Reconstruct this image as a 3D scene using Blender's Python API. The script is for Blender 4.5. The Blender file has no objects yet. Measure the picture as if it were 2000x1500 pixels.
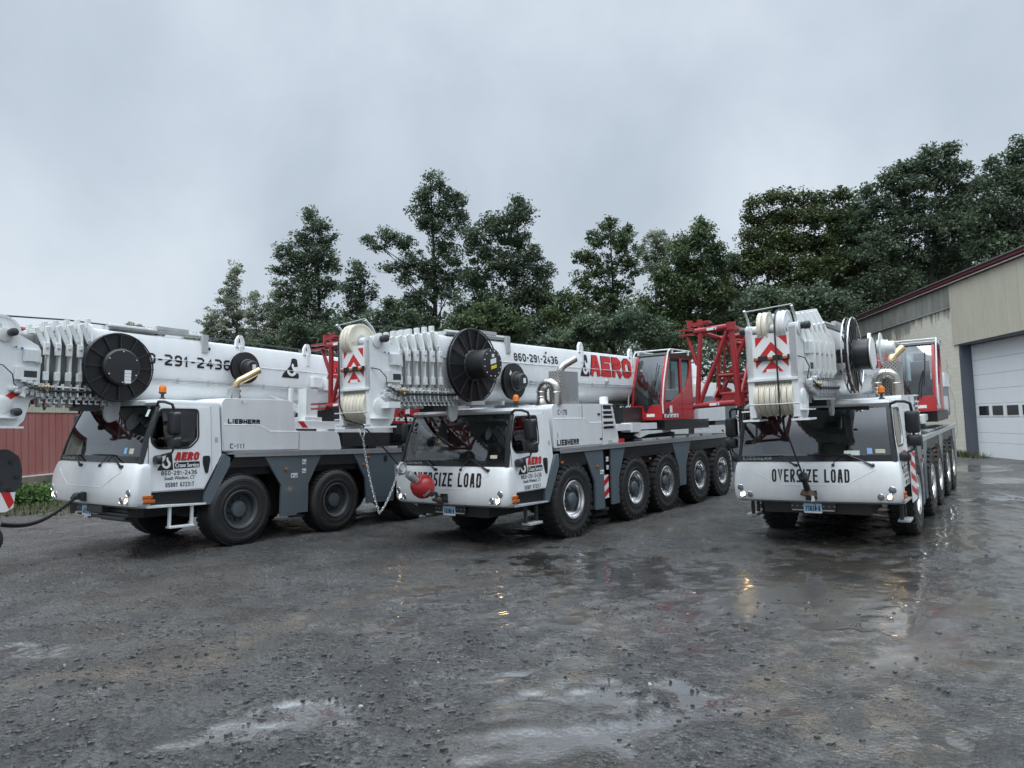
import bpy, bmesh, math, random
import numpy as np
from mathutils import Vector, Matrix
from mathutils.geometry import tessellate_polygon

S = bpy.context.scene
COL = S.collection
R = math.radians
PI = math.pi
random.seed(7)

# ------------------------------------------------------------------ camera
H, PITCH, ROLL, FPX = 2.209, R(3.171), R(2.400), 1388.27      # focal length in pixels of a 2000 px wide frame
fwd = Vector((0, math.cos(PITCH), math.sin(PITCH)))
up0 = Vector((0, -math.sin(PITCH), math.cos(PITCH)))
rt0 = Vector((1, 0, 0))
rt = rt0 * math.cos(ROLL) - up0 * math.sin(ROLL)
up = up0 * math.cos(ROLL) + rt0 * math.sin(ROLL)
cd = bpy.data.cameras.new('camera')
cam = bpy.data.objects.new('camera', cd)
COL.objects.link(cam)
m = Matrix((rt, up, -fwd)).transposed().to_4x4()
m.translation = Vector((0, 0, H))
cam.matrix_world = m
cd.sensor_width = 36
cd.lens = FPX / 2000 * 36
cd.clip_start = .1
cd.clip_end = 3000
S.camera = cam

# ------------------------------------------------------------------ sky, sun, exposure
SUN_EL, SUN_AZ = R(62), R(205)          # behind the camera, a little to the left
W = bpy.data.worlds.new('World')
S.world = W
W.use_nodes = True
nt = W.node_tree
nt.nodes.clear()


def N(tree, typ, **kw):
    n = tree.nodes.new(typ)
    for k, v in kw.items():
        if k.startswith('i_'):
            n.inputs[k[2:].replace('_', ' ')].default_value = v
        else:
            setattr(n, k, v)
    return n


def build_sky():
    L = nt.links.new
    out = N(nt, 'ShaderNodeOutputWorld')
    bg = N(nt, 'ShaderNodeBackground')
    bg.inputs['Strength'].default_value = .1
    sky = N(nt, 'ShaderNodeTexSky', sky_type='NISHITA', sun_disc=False)
    sky.sun_elevation = SUN_EL
    sky.sun_rotation = SUN_AZ
    sky.air_density = 1.5
    sky.dust_density = 4
    tc = N(nt, 'ShaderNodeTexCoord')
    sep = N(nt, 'ShaderNodeSeparateXYZ')
    L(tc.outputs['Generated'], sep.inputs[0])
    off = N(nt, 'ShaderNodeMapping')
    off.inputs['Location'].default_value = (-6.29, 2.43, 6.62)
    off.inputs['Rotation'].default_value = (0, 0, 0)
    off.inputs['Scale'].default_value = (1.3, 1.3, 1.0)
    L(tc.outputs['Generated'], off.inputs[0])
    n1 = N(nt, 'ShaderNodeTexNoise')
    n1.inputs['Scale'].default_value = 2.6
    n1.inputs['Detail'].default_value = 7
    n1.inputs['Roughness'].default_value = .5
    n1.inputs['Distortion'].default_value = .22
    L(off.outputs[0], n1.inputs['Vector'])
    rp = N(nt, 'ShaderNodeValToRGB')
    e = rp.color_ramp.elements
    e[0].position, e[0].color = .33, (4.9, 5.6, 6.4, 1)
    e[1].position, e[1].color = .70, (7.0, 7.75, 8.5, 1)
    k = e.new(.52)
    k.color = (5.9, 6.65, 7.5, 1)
    L(n1.outputs['Fac'], rp.inputs[0])
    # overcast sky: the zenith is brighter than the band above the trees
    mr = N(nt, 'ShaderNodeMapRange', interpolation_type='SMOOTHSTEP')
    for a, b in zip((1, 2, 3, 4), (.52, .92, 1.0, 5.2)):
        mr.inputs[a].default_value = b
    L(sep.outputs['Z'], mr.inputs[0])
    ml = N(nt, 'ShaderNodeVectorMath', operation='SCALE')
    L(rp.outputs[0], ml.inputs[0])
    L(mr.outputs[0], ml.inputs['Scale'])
    # a small even share of clear-sky texture blended into the clouds
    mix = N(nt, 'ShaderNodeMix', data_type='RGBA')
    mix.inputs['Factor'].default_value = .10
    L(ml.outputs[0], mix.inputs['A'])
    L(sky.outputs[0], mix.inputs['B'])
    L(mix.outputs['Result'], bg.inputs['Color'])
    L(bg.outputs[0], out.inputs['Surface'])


build_sky()
sd = bpy.data.lights.new('sun', 'SUN')
sd.energy = 1.1
sd.angle = R(24)
sd.color = (1, .98, .95)
sun = bpy.data.objects.new('sun', sd)
COL.objects.link(sun)
sv = Vector((math.sin(SUN_AZ) * math.cos(SUN_EL), math.cos(SUN_AZ) * math.cos(SUN_EL), math.sin(SUN_EL)))
sun.rotation_euler = (-sv).to_track_quat('-Z', 'Y').to_euler()
S.view_settings.view_transform = 'Standard'
S.view_settings.look = 'None'
S.view_settings.exposure = 0.13
S.view_settings.gamma = 1
S.view_settings.use_curve_mapping = False
S.cycles.use_denoising = True
S.cycles.max_bounces = 7
S.cycles.diffuse_bounces = 3
S.cycles.glossy_bounces = 4
S.cycles.transparent_max_bounces = 12
S.cycles.sample_clamp_indirect = 6
S.cycles.caustics_reflective = False
S.cycles.caustics_refractive = False


def at(px, py, D):
    """point at depth y = D seen at (px, py) of the 2000 px photograph"""
    v = fwd * FPX + rt * (px - 1000) - up * (py - 750)
    t = D / v.y
    return Vector((v.x * t, D, H + v.z * t))


# ------------------------------------------------------------------ materials
def new_mat(name):
    m = bpy.data.materials.new(name)
    m.use_nodes = True
    t = m.node_tree
    return m, t, t.nodes['Principled BSDF']


def paint(name, col, rough=.4, metal=0, dirt=.12, scale=3.0, streak=True, bump=0, coat=0, dirtcol=None):
    m, t, b = new_mat(name)
    L = t.links.new
    tc = N(t, 'ShaderNodeTexCoord')
    mp = N(t, 'ShaderNodeMapping')
    mp.inputs['Scale'].default_value = (1, 1, .25) if streak else (1, 1, 1)
    L(tc.outputs['Object'], mp.inputs[0])
    n = N(t, 'ShaderNodeTexNoise')
    n.inputs['Scale'].default_value = scale
    n.inputs['Detail'].default_value = 8
    n.inputs['Roughness'].default_value = .65
    L(mp.outputs[0], n.inputs['Vector'])
    r = N(t, 'ShaderNodeValToRGB')
    r.color_ramp.elements[0].position = .35
    r.color_ramp.elements[1].position = .7
    L(n.outputs['Fac'], r.inputs[0])
    mx = N(t, 'ShaderNodeMix', data_type='RGBA')
    dc = dirtcol or tuple(c * .45 + .02 for c in col)
    mx.inputs['A'].default_value = (*col, 1)
    mx.inputs['B'].default_value = (*dc, 1)
    ml = N(t, 'ShaderNodeMath', operation='MULTIPLY')
    ml.inputs[1].default_value = dirt
    L(r.outputs[0], ml.inputs[0])
    L(ml.outputs[0], mx.inputs['Factor'])
    L(mx.outputs['Result'], b.inputs['Base Color'])
    mr = N(t, 'ShaderNodeMapRange')
    mr.inputs[3].default_value = rough * .8
    mr.inputs[4].default_value = min(1, rough * 1.3)
    L(n.outputs['Fac'], mr.inputs[0])
    L(mr.outputs[0], b.inputs['Roughness'])
    b.inputs['Metallic'].default_value = metal
    b.inputs['Coat Weight'].default_value = coat
    b.inputs['Coat Roughness'].default_value = .12
    if bump:
        n2 = N(t, 'ShaderNodeTexNoise')
        n2.inputs['Scale'].default_value = 30
        n2.inputs['Detail'].default_value = 4
        L(tc.outputs['Object'], n2.inputs['Vector'])
        bp = N(t, 'ShaderNodeBump')
        bp.inputs['Strength'].default_value = bump
        bp.inputs['Distance'].default_value = .01
        L(n2.outputs['Fac'], bp.inputs['Height'])
        L(bp.outputs[0], b.inputs['Normal'])
    return m


def glass(name, tint, refl=1.0):
    m, t, b = new_mat(name)
    L = t.links.new
    t.nodes.remove(b)
    o = t.nodes['Material Output']
    tr = N(t, 'ShaderNodeBsdfTransparent')
    tr.inputs[0].default_value = (*tint, 1)
    gl = N(t, 'ShaderNodeBsdfGlossy')
    gl.inputs['Roughness'].default_value = .02
    gl.inputs['Color'].default_value = (.95, .97, 1, 1)
    fr = N(t, 'ShaderNodeLayerWeight')
    fr.inputs['Blend'].default_value = .5
    pw = N(t, 'ShaderNodeMath', operation='POWER')
    pw.inputs[1].default_value = 4.0
    L(fr.outputs['Facing'], pw.inputs[0])
    ml = N(t, 'ShaderNodeMath', operation='MULTIPLY_ADD', use_clamp=True)
    ml.inputs[1].default_value = .9
    ml.inputs[2].default_value = .115 * refl
    L(pw.outputs[0], ml.inputs[0])
    mx = N(t, 'ShaderNodeMixShader')
    L(ml.outputs[0], mx.inputs[0])
    L(tr.outputs[0], mx.inputs[1])
    L(gl.outputs[0], mx.inputs[2])
    L(mx.outputs[0], o.inputs['Surface'])
    return m


def emit(name, col, st):
    m, t, b = new_mat(name)
    b.inputs['Base Color'].default_value = (*col, 1)
    b.inputs['Emission Color'].default_value = (*col, 1)
    b.inputs['Emission Strength'].default_value = st
    return m


def perforated(name):
    m, t, b = new_mat(name)
    L = t.links.new
    tc = N(t, 'ShaderNodeTexCoord')
    mp = N(t, 'ShaderNodeMapping')
    mp.inputs['Scale'].default_value = (22, 22, 22)
    mp.inputs['Rotation'].default_value = (0, R(45), 0)
    L(tc.outputs['Object'], mp.inputs[0])
    fr = N(t, 'ShaderNodeVectorMath', operation='FRACTION')
    L(mp.outputs[0], fr.inputs[0])
    sb = N(t, 'ShaderNodeVectorMath', operation='SUBTRACT')
    sb.inputs[1].default_value = (.5, .5, .5)
    L(fr.outputs[0], sb.inputs[0])
    ms = N(t, 'ShaderNodeVectorMath', operation='MULTIPLY')
    ms.inputs[1].default_value = (1, 0, 1)
    L(sb.outputs[0], ms.inputs[0])
    ln = N(t, 'ShaderNodeVectorMath', operation='LENGTH')
    L(ms.outputs[0], ln.inputs[0])
    lt = N(t, 'ShaderNodeMath', operation='LESS_THAN')
    lt.inputs[1].default_value = .30
    L(ln.outputs['Value'], lt.inputs[0])
    mx = N(t, 'ShaderNodeMix', data_type='RGBA')
    mx.inputs['A'].default_value = (.50, .50, .49, 1)
    mx.inputs['B'].default_value = (.02, .02, .02, 1)
    L(lt.outputs[0], mx.inputs['Factor'])
    L(mx.outputs['Result'], b.inputs['Base Color'])
    b.inputs['Metallic'].default_value = .4
    b.inputs['Roughness'].default_value = .4
    return m


def tread_plate(name):
    m, t, b = new_mat(name)
    L = t.links.new
    tc = N(t, 'ShaderNodeTexCoord')
    v = N(t, 'ShaderNodeTexVoronoi')
    v.inputs['Scale'].default_value = 28
    L(tc.outputs['Object'], v.inputs['Vector'])
    bp = N(t, 'ShaderNodeBump')
    bp.inputs['Strength'].default_value = .6
    bp.inputs['Distance'].default_value = .01
    L(v.outputs['Distance'], bp.inputs['Height'])
    L(bp.outputs[0], b.inputs['Normal'])
    b.inputs['Base Color'].default_value = (.45, .46, .47, 1)
    b.inputs['Metallic'].default_value = .8
    b.inputs['Roughness'].default_value = .35
    return m


M = {}
M['white'] = paint('white_paint', (.79, .81, .81), .32, dirt=.26, scale=2.2, coat=.4)
M['whitem'] = paint('white_steel', (.74, .76, .75), .42, dirt=.38, scale=6)
M['galv'] = paint('light_grey_steel', (.50, .52, .52), .45, metal=.2, dirt=.5, scale=6)
M['greased'] = paint('greased_steel', (.36, .37, .36), .4, dirt=.7, scale=5, dirtcol=(.12, .12, .11))
M['greasegap'] = paint('greased_steel_gap_shade', (.17, .175, .17), .4, dirt=.6, scale=5, dirtcol=(.05, .05, .05))  # greased sections, with the dark of the collar gaps put into the colour
M['grey'] = paint('slate_grey_paint', (.115, .145, .165), .38, dirt=.3, coat=.2)
M['dark'] = paint('dark_steel', (.030, .032, .035), .45, dirt=.3)
M['black'] = paint('black_plastic', (.014, .015, .017), .38, dirt=.2, dirtcol=(.05, .05, .05))
M['under'] = paint('chassis_black', (.012, .013, .014), .6, dirt=.4, dirtcol=(.045, .04, .035))
M['rubber'] = paint('tyre_rubber', (.017, .018, .019), .55, dirt=.5, streak=False, scale=4, bump=.25, dirtcol=(.042, .040, .037))
M['alu'] = paint('aluminium', (.62, .63, .64), .35, metal=.75, dirt=.3, scale=4)
M['polish'] = paint('polished_aluminium', (.92, .92, .92), .24, metal=1, dirt=.12)
M['hubgrey'] = paint('hub_grey', (.10, .12, .135), .4, dirt=.4, dirtcol=(.03, .03, .03), streak=False)
M['rimdark'] = paint('rim_dark_grey', (.060, .068, .075), .45, dirt=.5, dirtcol=(.02, .02, .02), streak=False)
M['jibred'] = paint('jib_red_paint', (.33, .017, .020), .38, dirt=.4, dirtcol=(.16, .012, .013), coat=.2)
M['red'] = paint('red_paint', (.46, .020, .024), .32, dirt=.25, dirtcol=(.22, .012, .014), coat=.4)
M['redf'] = paint('red_marking', (.56, .018, .022), .4, dirt=.1)
M['blackf'] = paint('black_lettering', (.010, .010, .012), .45, dirt=.05)
M['whitef'] = paint('white_marking', (.80, .80, .79), .45, dirt=.08)
M['sheave'] = paint('cream_nylon', (.74, .70, .58), .42, dirt=.3, scale=6, dirtcol=(.36, .32, .24))
M['rope'] = paint('wire_rope', (.028, .026, .025), .55, dirt=.5, scale=40)
M['chrome'] = paint('chrome', (.80, .80, .80), .15, metal=1, dirt=.2)
M['stain'] = paint('stainless_exhaust', (.50, .48, .44), .26, metal=1, dirt=.5, scale=5, dirtcol=(.22, .19, .16))
M['heat'] = paint('heat_tinted_steel', (.66, .52, .30), .26, metal=.9, dirt=.6, scale=6, dirtcol=(.30, .17, .07))
M['rustpipe'] = paint('rusty_pipe', (.16, .115, .08), .6, metal=.3, dirt=.5)
M['amber'] = paint('amber_lens', (.52, .12, .012), .2, dirt=.3)
M['beacon'] = emit('beacon_lens', (.70, .17, .01), .05)
M['lamp_on'] = emit('lamp_lit', (1, .66, .26), 42)
M['lens'] = paint('lamp_lens', (.20, .21, .22), .08, metal=.3, dirt=.3)
M['glass'] = glass('cab_glass', (.60, .67, .66), 1.15)
M['glassdk'] = glass('dark_glass', (.17, .19, .2), .8)
M['glassgr'] = glass('green_glass', (.30, .42, .42), 1.0)
M['frit'] = paint('black_glass_border', (.012, .013, .015), .12, dirt=.05)
M['frittxt'] = paint('frosted_lettering', (.32, .35, .35), .4, dirt=.1)
M['inside'] = paint('cab_interior', (.085, .092, .095), .7, dirt=.2)
M['insidel'] = paint('cab_trim_grey', (.22, .235, .235), .7, dirt=.2)
M['perf'] = perforated('perforated_steel')
M['tread'] = tread_plate('tread_plate')
M['plate'] = paint('plate_blue', (.36, .58, .80), .4, dirt=.1)
M['yellow'] = paint('yellow_decal', (.72, .60, .03), .45, dirt=.1)
M['blue'] = paint('blue_decal', (.06, .16, .42), .45, dirt=.1)
M['brass'] = paint('brass_fitting', (.55, .36, .12), .35, metal=.8, dirt=.4)
M['wood'] = paint('rusty_hook', (.16, .10, .055), .6, metal=.2, dirt=.6, scale=12)


# ------------------------------------------------------------------ mesh helpers
def rotm(axis, ang):
    return Matrix.Rotation(ang, 3, axis)


TEXT = {}


def text_data(s, off, shear):
    key = (s, off, shear)
    if key in TEXT:
        return TEXT[key]
    c = bpy.data.curves.new('t', 'FONT')
    c.body = s
    c.offset = off
    c.shear = shear
    c.resolution_u = 3
    c.fill_mode = 'FRONT'
    o = bpy.data.objects.new('t', c)
    COL.objects.link(o)
    dg = bpy.context.evaluated_depsgraph_get()
    me = bpy.data.meshes.new_from_object(o.evaluated_get(dg))
    v = np.array([(q.co.x, q.co.y) for q in me.vertices])
    f = [tuple(p.vertices) for p in me.polygons]
    v = (v - v.min(0)) / (v.max(0) - v.min(0))
    bpy.data.objects.remove(o)
    bpy.data.meshes.remove(me)
    bpy.data.curves.remove(c)
    TEXT[key] = (v, f)
    return TEXT[key]


_a, _b = .28, .15
GW = {'I': .42, '1': .62, '-': .62, ' ': .62, '\u00b7': .4, '.': .4}
GLY = {
    'A': [[(0, 0), (.30, 1), (.70, 1), (1, 0)], [(.12, .32), (.88, .32)]],
    'B': [[(0, 0), (0, 1), (1 - _a, 1), (1, 1 - _b), (1, .5 + _b), (1 - _a, .5), (1, .5 - _b), (1, _b), (1 - _a, 0), (0, 0)], [(0, .5), (1 - _a, .5)]],
    'C': [[(1, 1), (_a, 1), (0, 1 - _b), (0, _b), (_a, 0), (1, 0)]],
    'D': [[(0, 0), (0, 1), (1 - _a, 1), (1, 1 - _b), (1, _b), (1 - _a, 0), (0, 0)]],
    'E': [[(1, 1), (0, 1), (0, 0), (1, 0)], [(0, .5), (.82, .5)]],
    'H': [[(0, 0), (0, 1)], [(1, 0), (1, 1)], [(0, .5), (1, .5)]],
    'I': [[(.5, 0), (.5, 1)]],
    'L': [[(0, 1), (0, 0), (1, 0)]],
    'O': [[(_a, 0), (1 - _a, 0), (1, _b), (1, 1 - _b), (1 - _a, 1), (_a, 1), (0, 1 - _b), (0, _b), (_a, 0)]],
    'R': [[(0, 0), (0, 1), (1 - _a, 1), (1, 1 - _b), (1, .52 + _b), (1 - _a, .52), (0, .52)], [(.42, .52), (1, 0)]],
    'S': [[(1, 1), (_a, 1), (0, 1 - _b), (0, .5 + _b), (_a, .5), (1 - _a, .5), (1, .5 - _b), (1, _b), (1 - _a, 0), (0, 0)]],
    'T': [[(.5, 0), (.5, 1)], [(0, 1), (1, 1)]],
    'U': [[(0, 1), (0, _b), (_a, 0), (1 - _a, 0), (1, _b), (1, 1)]],
    'V': [[(0, 1), (.5, 0), (1, 1)]],
    'Z': [[(0, 1), (1, 1), (0, 0), (1, 0)]],
    '1': [[(0, .80), (.55, 1), (.55, 0)]],
    '2': [[(0, 1), (1 - _a, 1), (1, 1 - _b), (1, .58), (0, .14), (0, 0), (1, 0)]],
    '3': [[(0, 1), (1 - _a, 1), (1, 1 - _b), (1, .5 + _b), (1 - _a, .5), (1, .5 - _b), (1, _b), (1 - _a, 0), (0, 0)], [(.4, .5), (1 - _a, .5)]],
    '4': [[(.72, 0), (.72, 1), (0, .3), (1, .3)]],
    '5': [[(1, 1), (0, 1), (0, .56), (1 - _a, .56), (1, .56 - _b), (1, _b), (1 - _a, 0), (0, 0)]],
    '6': [[(.92, 1), (_a, 1), (0, 1 - _b), (0, _b), (_a, 0), (1 - _a, 0), (1, _b), (1, .55 - _b), (1 - _a, .55), (0, .55)]],
    '7': [[(0, 1), (1, 1), (.35, 0)]],
    '8': [[(_a, 0), (1 - _a, 0), (1, _b), (1, 1 - _b), (1 - _a, 1), (_a, 1), (0, 1 - _b), (0, _b), (_a, 0)], [(0, .52), (1, .52)]],
    '9': [[(.08, 0), (1 - _a, 0), (1, _b), (1, 1 - _b), (1 - _a, 1), (_a, 1), (0, 1 - _b), (0, .45 + _b), (_a, .45), (1, .45)]],
    '-': [[(.15, .5), (.85, .5)]],
    '\u00b7': [[(.5, .45), (.5, .55)]],
}
GLY['0'] = GLY['O']


class MB:
    def __init__(s, *mats):
        s.v, s.f, s.mi, s.cur, s.mats, s.sm = [], [], [], 0, mats, True

    def m(s, i):
        s.cur = i
        return s

    def face(s, *ix):
        s.f.append(tuple(ix))
        s.mi.append(s.cur)

    def add(s, vs):
        b = len(s.v)
        s.v += [tuple(q) for q in vs]
        return b

    def box(s, c, d, rot=None):
        c = Vector(c)
        vs = []
        for z in (-.5, .5):
            for x, y in ((-.5, -.5), (.5, -.5), (.5, .5), (-.5, .5)):
                q = Vector((x * d[0], y * d[1], z * d[2]))
                vs.append(c + (rot @ q if rot else q))
        b = s.add(vs)
        for q in ((0, 3, 2, 1), (4, 5, 6, 7), (0, 1, 5, 4), (1, 2, 6, 5), (2, 3, 7, 6), (3, 0, 4, 7)):
            s.face(*[b + k for k in q])
        return s

    def b2(s, x0, x1, y0, y1, z0, z1):
        return s.box(((x0 + x1) / 2, (y0 + y1) / 2, (z0 + z1) / 2), (abs(x1 - x0), abs(y1 - y0), abs(z1 - z0)))

    def hull8(s, a, b):
        """two quads (4 points each) joined"""
        k = s.add(list(a) + list(b))
        for q in ((0, 3, 2, 1), (4, 5, 6, 7), (0, 1, 5, 4), (1, 2, 6, 5), (2, 3, 7, 6), (3, 0, 4, 7)):
            s.face(*[k + j for j in q])
        return s

    def prism(s, poly, fn, w0, w1, holes=()):
        loops = [list(poly)] + [list(h) for h in holes]
        flat = [p for l in loops for p in l]
        n = len(flat)
        b = s.add([fn(u, v, w0) for u, v in flat] + [fn(u, v, w1) for u, v in flat])
        if holes or len(poly) > 4:
            tr = tessellate_polygon([[Vector((p[0], p[1], 0)) for p in l] for l in loops])
        else:
            tr = [tuple(range(len(poly)))]
        for t in tr:
            s.face(*[b + k for k in t][::-1])
            s.face(*[b + n + k for k in t])
        st = 0
        for l in loops:
            k = len(l)
            for i in range(k):
                p, q = b + st + i, b + st + (i + 1) % k
                s.face(p, q, q + n, p + n)
            st += k
        return s

    def loft(s, rings, cap0=True, cap1=True, closed=True):
        n = len(rings[0])
        b = s.add([p for r in rings for p in r])
        for j in range(len(rings) - 1):
            for i in range(n if closed else n - 1):
                i2 = (i + 1) % n
                s.face(b + j * n + i, b + j * n + i2, b + (j + 1) * n + i2, b + (j + 1) * n + i)
        if cap0:
            s.face(*[b + i for i in range(n)][::-1])
        if cap1:
            s.face(*[b + (len(rings) - 1) * n + i for i in range(n)])
        return s

    def lathe(s, o, ax, prof, n=24, caps=True, a0=0):
        o, ax = Vector(o), Vector(ax).normalized()
        u = ax.orthogonal().normalized()
        w = ax.cross(u)
        rings = []
        for r, h in prof:
            r = max(r, 1e-4)
            rings.append([o + ax * h + (u * math.cos(a0 + 2 * PI * k / n) + w * math.sin(a0 + 2 * PI * k / n)) * r for k in range(n)])
        return s.loft(rings, caps, caps)

    def tube(s, a, b, r0, r1=None, n=8):
        a, b = Vector(a), Vector(b)
        return s.lathe(a, b - a, [(r0, 0), (r0 if r1 is None else r1, (b - a).length)], n)

    def pipe(s, pts, r, n=8, rs=None):
        pts = [Vector(p) for p in pts]
        rings = []
        u = None
        for i, p in enumerate(pts):
            d = (pts[min(i + 1, len(pts) - 1)] - pts[max(i - 1, 0)]).normalized()
            if u is None:
                u = d.orthogonal().normalized()
            u = (u - d * u.dot(d)).normalized()
            w = d.cross(u)
            rr = rs[i] if rs else r
            rings.append([p + (u * math.cos(2 * PI * k / n) + w * math.sin(2 * PI * k / n)) * rr for k in range(n)])
        return s.loft(rings)

    def ball(s, c, r, n=16, sq=1.0, ax=(0, 0, 1)):
        pr = [(r * math.sin(PI * k / 10), -r * sq * math.cos(PI * k / 10)) for k in range(11)]
        return s.lathe(c, ax, pr, n, caps=False)

    def torus(s, c, ax, R0, r0, n=24, k=8, arc=2 * PI, st=0):
        c, ax = Vector(c), Vector(ax).normalized()
        u = ax.orthogonal().normalized()
        w = ax.cross(u)
        full = arc >= 2 * PI - 1e-6
        m_ = n if full else n + 1
        rings = []
        for i in range(m_):
            a = st + arc * i / n
            d = u * math.cos(a) + w * math.sin(a)
            rings.append([c + d * (R0 + r0 * math.cos(2 * PI * j / k)) + ax * r0 * math.sin(2 * PI * j / k) for j in range(k)])
        if full:
            rings.append(rings[0])
        return s.loft(rings, not full, not full)

    def flat(s, P, f, W_, fn, cut=None):
        if cut is not None:          # split the letters where the sheet below is folded
            bm = bmesh.new()
            vs = [bm.verts.new((p[0], p[1], w * 1e-3)) for p, w in zip(P, W_)]
            for q in f:
                try:
                    bm.faces.new([vs[k] for k in q])
                except ValueError:
                    pass
            for cc in (cut if isinstance(cut, (list, tuple)) else (cut,)):
                bmesh.ops.bisect_plane(bm, geom=bm.verts[:] + bm.edges[:] + bm.faces[:], plane_co=(0, cc, 0), plane_no=(0, 1, 0))
            bm.verts.index_update()
            P = [(q.co.x, q.co.y) for q in bm.verts]
            W_ = [q.co.z * 1e3 for q in bm.verts]
            f = [tuple(q.index for q in g.verts) for g in bm.faces]
            bm.free()
        b = s.add([fn(p[0], p[1], w) for p, w in zip(P, W_)])
        for q in f:
            s.face(*[b + k for k in q])
        return s

    def text(s, t, fn, u0, u1, v0, v1, off=0, shear=0, cut=None):
        v, f = text_data(t, 0, shear)
        P = [(u0 + (u1 - u0) * a, v0 + (v1 - v0) * b) for a, b in v]
        return s.flat(P, f, [0] * len(P), fn, cut)

    def block(s, t, fn, u0, u1, v0, v1, sw, shear=0, gap=.30, cut=None):
        """block capitals and figures drawn with strokes of width sw"""
        h = v1 - v0
        ws = [GW.get(c, 1.0) for c in t]
        g = (u1 - u0 - shear * h) / (sum(ws) + gap * (len(t) - 1))
        P, F_, W_, x = [], [], [], u0
        for c, w in zip(t, ws):
            for si, st in enumerate(GLY.get(c, ())):
                cl = st[0] == st[-1]
                q = [Vector((x + sw / 2 + a * (w * g - sw), v0 + sw / 2 + b * (h - sw))) for a, b in (st[:-1] if cl else st)]
                n = len(q)
                L_, R_ = [], []
                for i in range(n):
                    d0 = (q[i] - q[i - 1]).normalized() if (i or cl) else None
                    d1 = (q[(i + 1) % n] - q[i]).normalized() if (i < n - 1 or cl) else None
                    p = q[i]
                    if d0 is None:
                        p, d0 = p - d1 * (sw / 2), d1
                    if d1 is None:
                        p, d1 = p + d0 * (sw / 2), d0
                    n0, n1 = Vector((-d0.y, d0.x)), Vector((-d1.y, d1.x))
                    m_ = (n0 + n1)
                    m_ = m_ / max(m_.length_squared / 2, .55)
                    L_.append(p + m_ * (sw / 2))
                    R_.append(p - m_ * (sw / 2))
                b = len(P)
                for p in L_ + R_:
                    P.append((p.x + shear * (p.y - v0), p.y))
                    W_.append(.0004 * si)
                for i in range(n if cl else n - 1):
                    j = (i + 1) % n
                    F_.append((b + i, b + j, b + n + j, b + n + i))
            x += (w + gap) * g
        return s.flat(P, F_, W_, fn, cut)

    def build(s, name, parent=None, bevel=0, smooth=True, loc=None, ang=35):
        me = bpy.data.meshes.new(name)
        me.from_pydata(s.v, [], s.f)
        for mt in s.mats:
            me.materials.append(M[mt] if isinstance(mt, str) else mt)
        me.polygons.foreach_set('material_index', s.mi)
        bm = bmesh.new()
        bm.from_mesh(me)
        bmesh.ops.recalc_face_normals(bm, faces=bm.faces)
        bm.to_mesh(me)
        bm.free()
        if smooth:
            me.polygons.foreach_set('use_smooth', [True] * len(me.polygons))
            me.set_sharp_from_angle(angle=R(ang))
        o = bpy.data.objects.new(name, me)
        COL.objects.link(o)
        if parent:
            o.parent = parent
        if loc:
            o.location = loc
        if bevel:
            b = o.modifiers.new('bevel', 'BEVEL')
            b.width = bevel
            b.segments = 2
            b.limit_method = 'ANGLE'
            b.angle_limit = R(40)
            b.harden_normals = False
        return o


def empty(name, parent=None, loc=(0, 0, 0), mat=None):
    o = bpy.data.objects.new(name, None)
    COL.objects.link(o)
    o.empty_display_size = .3
    if mat is not None:
        o.matrix_world = mat
    else:
        o.location = loc
    if parent:
        o.parent = parent
    return o


def tag(o, label, cat=None, group=None, kind=None):
    o['label'] = label
    if cat:
        o['category'] = cat
    if group:
        o['group'] = group
    if kind:
        o['kind'] = kind
    return o


def lab(o, l):
    o['label'] = l
    return o


# coordinate maps: (u, v, w) -> point
def fx(x0, sg=1):
    return lambda u, v, w: (x0 + sg * w, u, v)       # plane x = const, u = y, v = z


def fy(y0):
    return lambda u, v, w: (u, y0 - w, v)            # plane y = const seen from the front


def fz(z0):
    return lambda u, v, w: (u, v, z0 + w)


def rrect(u0, u1, v0, v1, r, n=4):
    P = []
    for cu, cv, a in ((u1 - r, v0 + r, -90), (u1 - r, v1 - r, 0), (u0 + r, v1 - r, 90), (u0 + r, v0 + r, 180)):
        for k in range(n + 1):
            t = R(a + 90 * k / n)
            P.append((cu + r * math.cos(t), cv + r * math.sin(t)))
    return P


def rounded(poly, r, n=4):
    """round the corners of a polygon"""
    P = []
    k = len(poly)
    for i in range(k):
        a, b, c = Vector(poly[i - 1]), Vector(poly[i]), Vector(poly[(i + 1) % k])
        d1, d2 = (a - b), (c - b)
        q = min(r, d1.length * .45, d2.length * .45)
        p1, p2 = b + d1.normalized() * q, b + d2.normalized() * q
        for j in range(n + 1):
            t = j / n
            P.append(tuple((1 - t) ** 2 * p1 + 2 * t * (1 - t) * b + t * t * p2))
    return P


# ------------------------------------------------------------------ ground
CR = [  # origin, rows = local X (to the viewer's right), Y (rearwards), Z
    ((-7.3719, 12.1043, .3271), ((.83225, -.55376, -.0268), (.55358, .83198, -.03684), (.0427, .01583, .99896))),
    ((-1.3658, 13.4075, -.0812), ((.79551, -.60586, -.00955), (.60588, .79554, -.00422), (.01016, -.00243, .99995))),
    ((5.2612, 12.786, -.2377), ((.81021, -.58613, .00011), (.58612, .81019, .0082), (-.0049, -.00658, .99997))),
]
AX = [[2.074, 4.353, 6.95, 8.6, 10.25], [2.289, 4.955, 6.595, 8.66, 10.31], [2.289, 4.955, 6.595, 8.66, 10.31]]


def cmat(i):
    o, r = CR[i]
    mt = Matrix(r).transposed().to_4x4()
    mt.translation = Vector(o)
    return mt


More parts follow.
